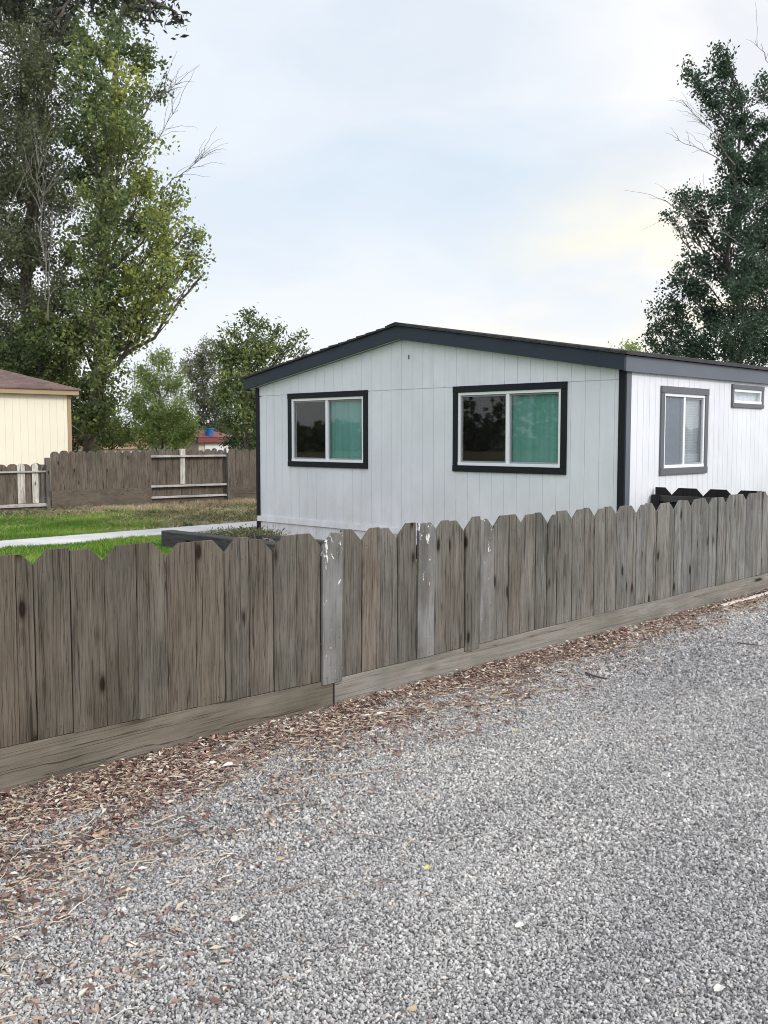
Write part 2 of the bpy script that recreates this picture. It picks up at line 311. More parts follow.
# gravel
m, nt, b, o = mat('gravel'); v = objvec(nt, False)
vo = N(nt, 'ShaderNodeTexVoronoi'); vo.inputs['Scale'].default_value = 62; vo.inputs['Randomness'].default_value = 1; L(nt, v, vo.inputs['Vector'])
sp = N(nt, 'ShaderNodeSeparateColor'); L(nt, vo.outputs['Color'], sp.inputs[0])
c = ramp(nt, sp.outputs[0], [(0, (.16,.158,.156)), (.35, (.35,.346,.34)), (.75, (.54,.532,.522)), (1, (.72,.71,.69))])
edge = ramp(nt, vo.outputs['Distance'], [(.40, (1,1,1)), (.78, (.30,.30,.32))])
c = mixc(nt, 1.0, c, edge, 'MULTIPLY')
big = noise(nt, v, .55, 5, .6); c = mixc(nt, 1.0, c, ramp(nt, big, [(.3, (.86,.86,.88)), (.7, (1.1,1.09,1.07))]), 'MULTIPLY')
L(nt, c, b.inputs['Base Color']); setin(b, Roughness=.9, Specular_IOR_Level=.2)
inv = mth(nt, 'SUBTRACT', 1.0, vo.outputs['Distance']); bump(nt, b, inv, .9, .012)
M['gravel'] = m
sheet('gravel_road', -60, 200, -60, FY-.03, -0.004, M['gravel'])

# loose stones of the gravel, close enough to be seen one by one
m, nt, b, o = mat('gravel_stones'); a = N(nt, 'ShaderNodeAttribute'); a.attribute_name = 'tint'
v = objvec(nt, False)
c = ramp(nt, a.outputs['Fac'], [(0, (.16,.156,.154)), (.2, (.35,.342,.335)), (.6, (.50,.488,.478)), (.9, (.63,.615,.60)), (.93, (.62,.56,.50)), (1, (.82,.80,.78))])
c = mixc(nt, 1.0, c, ramp(nt, noise(nt, mapping(nt, v, (.35,1,1)), 1.1, 5, .6), [(.32, (.76,.76,.78)), (.68, (1.12,1.11,1.09))]), 'MULTIPLY')
c = mixc(nt, 1.0, c, ramp(nt, noise(nt, v, 260, 2, .6), [(.3, (.8,.8,.8)), (.7, (1.2,1.2,1.2))]), 'MULTIPLY')
L(nt, c, b.inputs['Base Color']); setin(b, Roughness=.85, Specular_IOR_Level=.25); M['stones'] = m
ICO_V = []; t_ = (1+5**.5)/2
for a_, b_ in ((-1, t_), (1, t_), (-1, -t_), (1, -t_)): ICO_V.append((a_, b_, 0))
for a_, b_ in ((-1, t_), (1, t_), (-1, -t_), (1, -t_)): ICO_V.append((0, a_, b_))
for a_, b_ in ((t_, -1), (t_, 1), (-t_, -1), (-t_, 1)): ICO_V.append((a_, 0, b_))
ICO_V = np.array(ICO_V)/math.hypot(1, t_)
ICO_F = np.array([(0,11,5),(0,5,1),(0,1,7),(0,7,10),(0,10,11),(1,5,9),(5,11,4),(11,10,2),(10,7,6),(7,1,8),(3,9,4),(3,4,2),(3,2,6),(3,6,8),(3,8,9),(4,9,5),(2,4,11),(6,2,10),(8,6,7),(9,8,1)])
OCT_V = np.array([(1,0,0),(-1,0,0),(0,1,0),(0,-1,0),(0,0,1),(0,0,-1)], float)
OCT_F = np.array([(0,2,4),(2,1,4),(1,3,4),(3,0,4),(2,0,5),(1,2,5),(3,1,5),(0,3,5)])
def rotmats(n, tilt=None):
    q = RNG.normal(size=(n, 4)); q /= np.linalg.norm(q, axis=1)[:, None]; w_, x, y, z = q.T
    return np.stack([1-2*(y*y+z*z), 2*(x*y-z*w_), 2*(x*z+y*w_), 2*(x*y+z*w_), 1-2*(x*x+z*z), 2*(y*z-x*w_), 2*(x*z-y*w_), 2*(y*z+x*w_), 1-2*(x*x+y*y)], 1).reshape(n, 3, 3)
def scatter(P, R_, sz, BV, BF, jit=.28, flat=(1, .72, .5)):
    n = len(P); k = len(BV)
    B = BV[None]*(1+RNG.normal(size=(n, k, 1))*jit*.5)*np.array(flat)*sz[:, None, None]
    V = np.einsum('nij,nkj->nki', R_, B)+P[:, None, :]
    Fc = BF[None]+(np.arange(n)*k)[:, None, None]
    return V.reshape(-1, 3), Fc.reshape(-1, 3)
def stones(r0, r1, pitch, size, BV, BF, a0, a1):
    g = np.arange(-r1, r1, pitch); X, Y = np.meshgrid(g, g); P = np.stack([X.ravel(), Y.ravel()], 1); P += RNG.uniform(-.6, .6, P.shape)*pitch
    r = np.hypot(P[:, 0], P[:, 1]); an = np.degrees(np.arctan2(P[:, 1], P[:, 0]))
    k = (r > r0) & (r < r1) & (P[:, 1] < FY-.03) & (an > a0) & (an < a1)
    P = P[k]; n = len(P); sz = size*np.exp(RNG.normal(size=n)*.28)*.5
    P3 = np.column_stack([P, sz*.35+RNG.uniform(-.003, .005, n)])
    V, Fc = scatter(P3, rotmats(n), sz, BV, BF)
    return V, Fc, np.repeat(RNG.random(n), len(BV))
parts = [stones(2.3, 3.7, .0074, .0112, ICO_V, ICO_F, 16, 72), stones(3.7, 6.6, .0100, .0142, OCT_V, OCT_F, 9, 68), stones(6.6, 13, .0175, .022, OCT_V, OCT_F, 2, 40)]
Vs, Fs, As, off = [], [], [], 0
for V, Fc, A in parts: Vs.append(V); Fs.append(Fc+off); As.append(A); off += len(V)
tag(link('gravel_stones', npmesh('gravel_stones', np.concatenate(Vs), np.concatenate(Fs), {'tint': np.concatenate(As)}), M['stones']), 'loose grey gravel stones covering the road in front of the fence', 'gravel', kind='stuff')

# ------------------------------------------------------------------ litter along the foot of the fence
def litter_w(X):                                   # how far the litter reaches out from the fence
    return np.interp(X, [1.0, 1.6, 2.2, 3.0, 4.0, 5.0, 6.5, 8.5, 10, 14], [2.3, 2.0, 1.55, 1.2, 1.0, .95, .65, .45, .40, .3])
def quads(P, la, lb, R_, curl=.25):
    n = len(P); B = np.zeros((n, 4, 3)); B[:, 0, 0] = la; B[:, 2, 0] = -la; B[:, 1, 1] = lb; B[:, 3, 1] = -lb; B[:, 1, 2] = B[:, 3, 2] = lb*curl
    V = np.einsum('nij,nkj->nki', R_, B)+P[:, None, :]
    return V.reshape(-1, 3), (np.arange(n)*4)[:, None]+np.arange(4)[None]
def flatrot(n, tilt):
    az = RNG.uniform(0, 2*pi, n); t1 = RNG.normal(size=n)*tilt; t2 = RNG.uniform(0, 2*pi, n)
    nz = np.stack([np.sin(t1)*np.cos(t2), np.sin(t1)*np.sin(t2), np.cos(t1)], 1); a = np.stack([np.cos(az), np.sin(az), np.zeros(n)], 1)
    a -= nz*(a*nz).sum(1)[:, None]; a /= np.linalg.norm(a, axis=1)[:, None]; b_ = np.cross(nz, a)
    return np.stack([a, b_, nz], 2)
n = 74000
X = 1.0+13*RNG.random(n)**1.5; d = np.abs(RNG.normal(size=n))*.50*litter_w(X)*RNG.choice([.45, 1.0], n, p=[.62, .38])
cl = np.sin(X*3.1+np.sin(d*9)*1.3)*np.cos(d*7.3+X*1.7)+.35*np.sin(X*11+d*17)-.5*(np.sin(X*5.3+1.1)*np.sin(d*13+X*2) > .35)
k = (d < 1.0*litter_w(X)) & (RNG.random(n) < np.clip(.85+.5*cl-(d/litter_w(X))*.45, .04, 1)); X, d = X[k], d[k]; n = len(X)
P = np.column_stack([X, FY-.05-d, .008+np.abs(RNG.normal(size=n))*.012*np.exp(-d*2.5)+.004])
sz = RNG.uniform(.005, .018, n)
V, Fc = quads(P, sz*RNG.uniform(.8, 1.6, n), sz*.55, flatrot(n, .45), .35)
m, nt, b, o = mat('leaf_litter'); a = N(nt, 'ShaderNodeAttribute'); a.attribute_name = 'tint'
L(nt, ramp(nt, a.outputs['Fac'], [(0, (.05,.032,.030)), (.2, (.15,.075,.062)), (.42, (.28,.16,.13)), (.62, (.42,.30,.24)), (.82, (.55,.45,.33)), (1, (.72,.67,.60))]), b.inputs['Base Color']); setin(b, Roughness=.8); M['litter'] = m
tag(link('leaf_litter', npmesh('leaf_litter', V, Fc, {'tint': np.repeat(RNG.random(n)**1.1, 4)}), M['litter']), 'reddish brown fallen leaves and bark chips along the foot of the front fence', 'leaf litter', kind='stuff')
# fine needles / twigs
n = 5200
X = 1.0+11*RNG.random(n)**1.5; d = np.abs(RNG.normal(size=n))*.5*litter_w(X)
bt = MB(); Vt, Ft, At = [], [], []; off = 0
for i in range(n):
    L0 = random.uniform(.02, .10)*(1.6 if random.random() < .12 else 1); az = random.gauss(0.2, .9); r = random.uniform(.0009, .0022); cv = random.gauss(0, .4)
    p0 = np.array((X[i], FY-.06-d[i], .018+random.random()*.008)); q = []
    for j in range(4):
        u = j/3-.5; q.append(p0+np.array((cos(az)*u*L0-sin(az)*cv*u*u*L0, sin(az)*u*L0+cos(az)*cv*u*u*L0, .004*sin(j*2+i))))
    side = np.array((-sin(az), cos(az), 0))*r; upv = np.array((0, 0, r*1.5))
    for j in range(4): Vt += [q[j]-side, q[j]+upv, q[j]+side]
    for j in range(3):
        a0 = off+j*3
        Ft += [(a0, a0+1, a0+4, a0+3), (a0+1, a0+2, a0+5, a0+4)]
    At += [random.random()]*12; off += 12
m, nt, b, o = mat('dry_stems'); a = N(nt, 'ShaderNodeAttribute'); a.attribute_name = 'tint'
L(nt, ramp(nt, a.outputs['Fac'], [(0, (.10,.055,.045)), (.4, (.30,.20,.15)), (.75, (.50,.40,.28)), (1, (.62,.58,.52))]), b.inputs['Base Color']); setin(b, Roughness=.8); M['stem'] = m
tag(link('dry_twig_litter', npmesh('dry_twig_litter', Vt, Ft, {'tint': At}), M['stem']), 'thin dry stems and needles scattered over the leaf litter by the fence', 'twig litter', kind='stuff')
# the few sticks and leaves one can point at
def stick(p, q, r, label, m, bend=.03, wob=.01):
    a = Vector(gz(*p)); b_ = Vector(gz(*q)); d_ = b_-a; s_ = d_.cross(Vector((0,0,1))).normalized()
    pts = [a+d_*t+s_*(bend*sin(pi*t)+random.gauss(0, wob))+Vector((0, 0, r+.014)) for t in (0, .2, .4, .6, .8, 1)]
    c0 = pts[0].copy(); mb = MB(); mb.tube([pp-c0 for pp in pts], [r, r*.95, r*.9, r*.8, r*.65, r*.4], 6)
    k0 = pts[3]-c0; mb.tube([k0, k0+(d_*.12+s_*.03)], [r*.5, r*.25], 5)
    tag(mb.build('stick', m, smooth=True, loc=tuple(c0)), label, 'stick', 'sticks lying on the gravel')
M['pale_stick'] = bark('pale_stick', (.50,.40,.32)); M['dark_stick'] = bark('dark_stick', (.13,.085,.07)); M['tan_stick'] = bark('tan_stick', (.36,.22,.17))
stick((151, 829), (177, 819), .006, 'short thick pale stick on the gravel left of centre', M['pale_stick'], 0, .002)
stick((186, 775), (255, 738), .004, 'long reddish curved twig in the litter below the left fence board', M['tan_stick'], .05, .006)
stick((331, 779), (383, 774), .0045, 'thin straight tan stick on the gravel below the fence joint', M['pale_stick'], .01, .004)
stick((586, 676), (607, 682), .008, 'dark brown curled bark stick on the gravel before the right part of the fence', M['dark_stick'], .02, .002)
stick((737, 645), (763, 648), .005, 'thin dark stick on the gravel near the right edge of the view', M['dark_stick'], .0, .002)
stick((722, 602), (745, 603), .01, 'dark stick crossing the white strip beside the far fence board', M['dark_stick'], .01, .002)
stick((10, 888), (38, 878), .004, 'pale twig at the left edge in the thin litter', M['pale_stick'], .02, .004)
def fallen_leaf(px, py, s, az, m, label):
    c0 = gz(px, py, .02); mb = MB(); ptz = []
    for i in range(9):
        t = 2*pi*i/9; rr = s*(1+.15*sin(3*t)); ptz.append((cos(t+az)*rr, sin(t+az)*rr*.62, .3*s*abs(sin(t))))
    vs = [mb.bm.verts.new(p) for p in ptz]; vs2 = [mb.bm.verts.new((p[0]*.98, p[1]*.98, p[2]+.0015)) for p in ptz]; c1 = mb.bm.verts.new((0,0,0)); c2 = mb.bm.verts.new((0,0,.0025))
    for i in range(9):
        mb.bm.faces.new((vs[i], vs[(i+1)%9], c1)); mb.bm.faces.new((vs2[(i+1)%9], vs2[i], c2)); mb.bm.faces.new((vs[i], vs2[i], vs2[(i+1)%9], vs[(i+1)%9]))
    tag(mb.build('fallen_leaf', m, loc=c0), label, 'leaf', 'pale leaves on the gravel')
M['paleleaf'] = paint('pale_leaf', (.74,.70,.64), .7, .15, .2, False); M['yleaf'] = paint('yellow_leaf', (.62,.55,.20), .7, .2, .2, False); M['tleaf'] = paint('tan_leaf', (.55,.40,.26), .7, .2, .2, False)
for a_ in ((381, 714, .032, .3, 'paleleaf', 'white leaf scrap in the red litter below the fence joint'), (212, 764, .03, .1, 'paleleaf', 'larger pale leaf in the litter by the left fence board'),
           (228, 766, .035, 2.6, 'paleleaf', 'pale leaf folded beside the long reddish twig'), (515, 730, .022, 1., 'yleaf', 'small yellow leaf on bare gravel right of centre'),
           (428, 868, .02, .5, 'yleaf', 'greenish yellow leaf on gravel in the middle distance'), (520, 926, .02, 0., 'paleleaf', 'white flat chip on the gravel below centre'),
           (719, 989, .022, .2, 'paleleaf', 'white flat chip on the gravel near the lower right corner'), (412, 1010, .018, 2., 'tleaf', 'tan leaf near the bottom edge of the gravel'),
           (98, 836, .028, 1.2, 'tleaf', 'tan leaf in the litter at the left'), (237, 919, .026, .9, 'paleleaf', 'thin pale curled leaf on gravel at lower left')):
    fallen_leaf(a_[0], a_[1], a_[2], a_[3], M[a_[4]], a_[5])
# pale lath half buried at the right foot of the fence
p0 = gz(716, 608); p1 = gz(772, 592.5)
mb = MB(); xs = np.linspace(p0[0], p1[0]+3.5, 14)
for i in range(13): mb.box(xs[i], xs[i+1], 0, .045, 0, .035+.006*sin(i*2.1)) if False else None
q = [(p0[0], 4.07+.0, -.01), (p0[0]+.02, 4.12, -.01), (p1[0]+4, 4.13, -.01), (p1[0]+4, 4.06, -.01)]
mb.prism(q, (0, 0, .045)); tag(mb.build('pale_lath', paint('pale_lath', (.80,.74,.68), .8, .25, .4, False), bevel=.004), 'whitish lath lying along the foot of the fence at the right', 'lath')

# ------------------------------------------------------------------ front fence
fence = thing('picket_fence', 'weathered brown dog-eared picket fence with a wide bottom board running along the gravel', 'fence', (2, FY, 0))
def fx(px): return on(px, 620, 1, FY)[0]
KT = .182                                          # top of the bottom board
BR = (.120,.101,.079); GR = (.198,.188,.172)
def pcol(X):
    t = min(1, max(0, (X-2.2)/6.0)); a = [BR[i]+(GR[i]-BR[i])*t for i in range(3)]
    k = random.uniform(.88, 1.12); g = random.uniform(-.03, .04)
    return (a[0]*k*(1-g), a[1]*k, a[2]*k*(1+g))
def dogear(wd, hh, th, left, right, clip=.078, chips=0, top=.0):
    """one board, local: x from 0 to wd, y from -th to 0, z from 0 to hh"""
    c = min(clip, wd*.62); poly = [(0, 0)]
    nseg = 7; poly += []
    L_ = [(random.gauss(0, .0012), hh*i/nseg) for i in range(1, nseg)]
    R_ = [(wd+random.gauss(0, .0012), hh*i/nseg) for i in range(1, nseg)]
    pts = [(0, 0)] + [(wd, 0)] + R_
    pts += [(wd, hh-c*.95)] + [(wd-c, hh)] if right else [(wd, hh)]
    if chips:
        xs_ = sorted(random.uniform((c if left else 0)+.008, wd-(c if right else 0)-.008) for _ in range(3))[::-1]
        for x in xs_: pts.append((x, hh-random.uniform(0, .012)))
    pts += [(c, hh)] + [(0, hh-c*.95)] if left else [(0, hh)]
    pts += L_[::-1]
    mb = MB(); mb.prism([(x, -th, z) for x, z in pts], (0, th, 0))
    bmesh.ops.recalc_face_normals(mb.bm, faces=mb.bm.faces)
    bmesh.ops.bevel(mb.bm, geom=mb.bm.edges[:], offset=.0018, segments=1, affect='EDGES', clamp_overlap=True); old = set(mb.bm.faces)
    for z in (hh-.105, .030):
        for fr_ in (.25, .75):
            xx = wd*fr_+random.gauss(0, .006); zz = z+random.gauss(0, .012); r = .0034
            mb.prism([(xx+r*cos(i*pi/3), -th-.001, zz+r*sin(i*pi/3)) for i in range(6)], (0, .004, 0))
    for f in mb.bm.faces:
        f.material_index = 0 if f in old else 1
    me = bpy.data.meshes.new('picket'); mb.bm.to_mesh(me); mb.bm.free(); return me
X0 = fx(0)
M['nail'] = paint('rusty_nail', (.05,.04,.035), .6, .1, 0, False)
# (x0, x1, clipped side, top offset, bottom offset, kind)
PK = [(14,32,'R'),(32.5,68.5,'L'),(68.5,102.5,'R'),(103,135,'L'),(135,165,'R'),(165,194,'L'),(194,222.5,'R'),(223,247,'L'),(247,271,'R'),(271.5,294.5,'L'),(294.5,318,'R'),
      (318.8,339,'L','paint',.0,-.022),(339,359,'R'),(359.4,377.5,'L'),(377.5,395.4,'R'),(395.4,413.4,'L','n',.012,0),(414,430.8,'r','paint',.006,0),(431.2,446.2,'L','n',.01,0),(446.4,461.8,'R','n',.01,0),
      (462,476.5,'L','n',.012,-.03),(476.7,490.8,'R','paint',.012,0),(491,505.2,'L','n',.012,0),(505.6,517.8,'R','n',.012,0),(518,532.5,'L','n',0,0),(533,543.8,'R','n',.004,0),(544.2,553.6,'L','n',-.002,0),(554,568.6,'R','n',.002,0),
      (569,581,'L'),(581.3,590.8,'R'),(591,601.4,'L'),(601.7,612.5,'R'),(612.8,623.5,'L'),(623.7,632.4,'R'),(632.7,642,'L'),(642.2,652,'R'),
      (652.4,664.3,'L','n',-.012,0),(664.4,670,'R','n',-.014,0),(670.4,678.5,'L','n',-.004,0),(678.7,687.4,'R','n',-.006,0),(687.7,693,'L','n',-.004,0),(693.2,704.4,'R','n',-.002,0),(704.8,712.3,'L','n',-.005,0),(712.5,721,'R','n',-.008,0),
      (721.3,735,'L','n',.008,0),(735.2,741,'R','n',0,0),(741.2,752,'L','n',.006,0),(752.1,757.2,'l','n',.018,0),(757.4,763,'R','n',.01,0)]
def ktop(X): return float(np.interp(X, [.4, 1.9, 3.9, 5.5, 10, 16], [.232, .214, .166, .172, .194, .20]))
def ftop(X): return float(np.interp(X, [1.2, 1.9, 2.3, 3.2, 4, 5.2, 16], [1.095, 1.086, 1.074, 1.052, 1.038, 1.036, 1.036]))
def add_picket(xa, xb, side, kind='n', dt=0, db=0):
    KT = ktop((xa+xb)/2)
    gap = .0028; wd = xb-xa-gap; hh = ftop(xa)+dt-(KT+.003+db)+random.gauss(0, .0055)
    me = dogear(wd, hh, .019, side in 'Ll', side in 'Rr', clip=.045 if side in 'lr' else random.uniform(.070, .084), chips=kind == 'paint')
    proud = -.011 if db < -.01 or kind == 'paint' else random.uniform(-.006, 0)
    me.materials.append(M['picket_paint'] if kind == 'paint' else M['picket']); me.materials.append(M['nail'])
    o = link('picket', me, None, fence, loc=(xa+gap/2-2, proud, KT+.003+db))
    o.rotation_euler = (random.gauss(0, .004), random.gauss(0, .0036), 0)
    o.color = (*pcol(xa), 1)
    if kind == 'paint': o['label'] = 'picket with flaking grey and white paint'
for a_ in PK:
    add_picket(fx(a_[0]), fx(a_[1]), a_[2], *(a_[3:] if len(a_) > 3 else ('n', 0, 0)))
x = fx(14)
for side, wd in (('L', .15), ('R', .17), ('L', .18), ('R', .18), ('L', .18), ('R', .16), ('L', .18), ('R', .18)):
    add_picket(x-wd, x, side); x -= wd
x = fx(763.2); k_ = 0
while x < 16.5:
    wd = random.uniform(.15, .185); add_picket(x, x+wd, 'LR'[k_ % 2]); x += wd; k_ += 1
JX = on(331.5, 690, 1, FY)[0]
def kick(xa, xb, z1a, z1b, label=None, col=(.165,.145,.118)):
    mb = MB(); n_ = 12; y0, y1 = -.021, .012
    for i in range(n_):
        u0, u1 = i/n_, (i+1)/n_
    tops = [(xa+(xb-xa)*i/n_, ktop(xa+(xb-xa)*i/n_)+random.gauss(0, .0012)) for i in range(n_+1)]
    poly = [(xa-2, y0, -.06), (xb-2, y0, -.06)] + [(t[0]-2, y0, t[1]) for t in tops[::-1]]
    mb.prism(poly, (0, y1-y0, 0)); me = mb.mesh('kick_board', bevel=.002)
    o = link('kick_board', me, M['kick'], fence, loc=(0, 0, 0)); o.color = (*col, 1)
    if label: o['label'] = label
kick(.35, JX-.008, KT+.012, KT-.004, 'darker left bottom board')
kick(JX+.008, 10.9, KT-.002, KT+.004, 'paler grey right bottom board', (.232,.216,.192)); kick(10.915, 16.5, KT, KT, None, (.24,.226,.205))
for z in (.34, .86): 
    mb = MB(); mb.box(.3, 16.5, FY+.003, FY+.041, z-.045, z+.045); mb.build('rail', M['railx'], fence, bevel=.003)
for x in (1.0, JX-.02, 5.9, 8.3, 10.9, 13.3, 15.7):
    mb = MB(); mb.box(x-.045, x+.045, FY+.044, FY+.134, -.1, .93); mb.build('post', M['post'], fence, bevel=.004)
# ------------------------------------------------------------------ the white mobile home
UX = 10.247; VY = 6.061; VL = 12.915; XE = 23.5; APY = 9.62
home = thing('mobile_home', 'white mobile home with charcoal trim and low gable roof behind the picket fence', 'house', (UX, VY, 0))
def rake(Y):                                       # height of the underside of the gable
    return 2.372+(APY and (Y-6.03)/(APY-6.03)*.60) if Y < APY else 2.372+(13.13-Y)/(13.13-APY)*.60
def front(a, z, n): return (UX-n, a, z)           # a = Y
def side(a, z, n): return (a, VY-n, z)            # a = X
def strips(mp_, a0, a1, z0, topf, cuts, pitch, groove, th, phase=0, back=.0):
    """vertical grooved panels with the window openings left out; returns an MB"""
    mb = MB(); edges = [a0]; x = a0+phase
    while x < a1:
        if x > a0+.03: edges.append(x)
        x += pitch
    edges.append(a1)
    for i in range(len(edges)-1):
        l, r = edges[i]+(groove/2 if i else 0), edges[i+1]-(groove/2 if i < len(edges)-2 else 0)
        xs_ = sorted({l, r} | {c for w_ in cuts for c in (w_[0], w_[1]) if l < c < r} | ({APY} if l < APY < r and topf is rake else set()))
        for p, q in zip(xs_[:-1], xs_[1:]):
            mid = (p+q)/2; ww = [w_ for w_ in cuts if w_[0] < mid < w_[1]]
            segs = [(z0, None)]
            for w_ in ww: segs = [(z0, w_[2]), (w_[3], None)]
            for za, zb in segs:
                t0 = topf(p) if zb is None else zb; t1 = topf(q) if zb is None else zb
                if min(t0, t1) <= za: continue
                mb.hexa([mp_(p, za, back), mp_(q, za, back), mp_(q, za, th), mp_(p, za, th), mp_(p, t0, back), mp_(q, t1, back), mp_(q, t1, th), mp_(p, t0, th)])
    return mb
W1 = (10.32, 12.125, 1.132, 2.288); W2 = (6.851, 8.672, 1.136, 2.279); W3 = (11.061, 12.308, 1.128, 2.228); W4 = (13.003, 14.02, 2.006, 2.321)
def opening(w_, t=.075): return (w_[0]+t, w_[1]-t, w_[2]+t, w_[3]-t)
CF = [opening(W1), opening(W2)]; CS = [opening(W3), opening(W4, .05)]
SEAM = 2.262
# front siding: lower course, upper course, with a thin joint between
low = strips(front, VY+.02, VL, .30, lambda a: SEAM, [(c[0], c[1], c[2], SEAM+.3) for c in CF], .1015*2, .004, .008, .11)
low.build('siding', M['white'], home)
upc = [(c[0], c[1], SEAM-.1, c[3]) for c in CF]
mb = strips(front, VY+.02, VL, SEAM+.014, rake, [(c[0], c[1], SEAM+.014, SEAM+.015) for c in CF], .203, .004, .010, .11)
mb.build('gable_siding', M['white'], home)
strips(side, UX, XE, .24, lambda a: 2.37, CS, .1425, .005, .008, .13).build('side_siding', M['white'], home)
# solid wall body behind the siding (grooves show it) with the openings
mb = MB()
def backing(mp_, a0, a1, z0, topf, cuts, n0, n1):
    strips_mb = strips(mp_, a0, a1, z0, topf, cuts, 50, 0, n1, 0, n0)
    return strips_mb
backing(front, VY+.1, VL, .0, rake, CF, -.10, 0).build('wall', M['white'], home)
backing(side, UX, XE, .0, lambda a: 2.37, CS, -.10, 0).build('wall', M['white'], home)
mb = MB(); mb.box(UX, XE, VL-.1, VL, 0, 2.37); mb.build('wall', M['white'], home)
mb = MB(); mb.prism([(XE, VY+.1, 0), (XE, VL-.1, 0), (XE, VL-.1, rake(VL)), (XE, APY, rake(APY)), (XE, VY+.1, rake(VY))], (-.1, 0, 0)); mb.build('wall', M['white'], home)
# skirt
mb = MB(); mb.hexa([front(VY, .205, 0), front(VL+.01, .205, 0), front(VL+.01, .205, .035), front(VY, .205, .035), front(VY, .298, 0), front(VL+.01, .298, 0), front(VL+.01, .298, .030), front(VY, .298, .030)])
mb.build('skirt_trim', M['white'], home, bevel=.003)
strips(front, VY+.02, VL, 0, lambda a: .195, [], .203, .004, .006, .11).build('skirting', M['white'], home)
mb = MB(); mb.box(UX+.02, XE, VY-.03, VY, .15, .235); mb.build('skirt_trim', M['white'], home, bevel=.003)
# rooms: dark interior
mb = MB()
for (x0, x1, y0, y1, z0, z1) in ((UX+.9, UX+.93, VY+.1, VL-.1, .5, 2.3), (UX+.1, UX+.9, VY+.1, VY+.12, .5, 2.3), (UX+.1, UX+.9, 9.5, 9.53, .5, 2.3), (UX+.1, UX+.9, VL-.12, VL-.1, .5, 2.3), (UX+.1, UX+.93, VY+.1, VL-.1, .48, .5), (UX+.1, UX+.93, VY+.1, VL-.1, 2.33, 2.35), (UX+.93, 15, VY+1.0, VY+1.03, .5, 2.35), (UX+.93, 15, VY+.1, VY+1.0, 2.33, 2.35), (UX+.93, 15, VY+.1, VY+1.0, .48, .5)):
    mb.box(x0, x1, y0, y1, z0, z1)
mb.build('interior', M['room'], home)
# corner boards
mb = MB(); mb.box(UX-.030, UX-.001, VY-.022, VY+.068, 0.0, 2.40); mb.build('corner_board', M['charcoal'], home, bevel=.002)
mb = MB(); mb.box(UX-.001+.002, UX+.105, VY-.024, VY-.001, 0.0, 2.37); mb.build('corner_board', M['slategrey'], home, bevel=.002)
mb = MB(); mb.box(UX-.030, UX-.001, VL-.055, VL+.028, 0.0, 2.40); mb.build('corner_board', M['charcoal'], home, bevel=.002)
# fascias along the rakes, soffit, side fascia
OV = .13; YR, YL = 6.0, 13.13
zt = lambda Y: rake(Y)+.185
for ya, yb in ((YR, APY), (APY, YL)):
    mb = MB(); mb.prism([(UX-OV, ya, rake(ya)-.0), (UX-OV, yb, rake(yb)), (UX-OV, yb, zt(yb)), (UX-OV, ya, zt(ya))], (.038, 0, 0)); mb.build('fascia', M['fascia'], home, bevel=.002)
    mb = MB(); mb.prism([(UX-OV+.038, ya+.04, rake(ya+.04)+.012), (UX-OV+.038, yb-.04, rake(yb-.04)+.012), (UX-OV+.038, yb-.04, rake(yb-.04)+.03), (UX-OV+.038, ya+.04, rake(ya+.04)+.03)], (OV, 0, 0)); mb.build('soffit', M['white'], home)
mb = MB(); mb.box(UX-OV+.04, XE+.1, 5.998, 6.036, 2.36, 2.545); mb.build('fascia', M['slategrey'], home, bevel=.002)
mb = MB(); mb.box(UX-OV+.04, XE+.1, YL-.036, YL, 2.367, 2.545); mb.build('fascia', M['fascia'], home, bevel=.002)
mb = MB(); mb.box(UX, XE, VL+.001, YL-.037, 2.375, 2.39); mb.build('soffit', M['white'], home)
# roof slabs in courses with a slightly uneven shingle edge
mb = MB()
for ya, yb in ((5.955, APY), (YL+.05, APY)):
    n_ = 18
    for i in range(n_):
        u0, u1 = i/n_, (i+1)/n_; y0_, y1_ = ya+(yb-ya)*u0, ya+(yb-ya)*u1
        za_, zb_ = zt(min(max(y0_, 5.95), 13.3)), zt(y1_)
        lip = .012+random.uniform(-.003, .004); xa = UX-OV-.03+random.uniform(-.008, .008)
        mb.hexa([(xa, y0_, za_+.004), (XE+.15, y0_, za_+.004), (XE+.15, y1_, zb_+.004), (xa, y1_, zb_+.004), (xa, y0_, za_+.028+lip), (XE+.15, y0_, za_+.028+lip), (XE+.15, y1_, zb_+.026), (xa, y1_, zb_+.026)])
roof = mb.build('roof', M['roof'], home)
mb = MB(); mb.prism([(UX-OV-.04, APY-.16, zt(APY-.16)+.042), (UX-OV-.04, APY, zt(APY)+.05), (UX-OV-.04, APY+.16, zt(APY+.16)+.042), (UX-OV-.04, APY, zt(APY)+.028)], (XE-UX+.3, 0, 0)); mb.build('ridge_cap', M['roof'], roof)

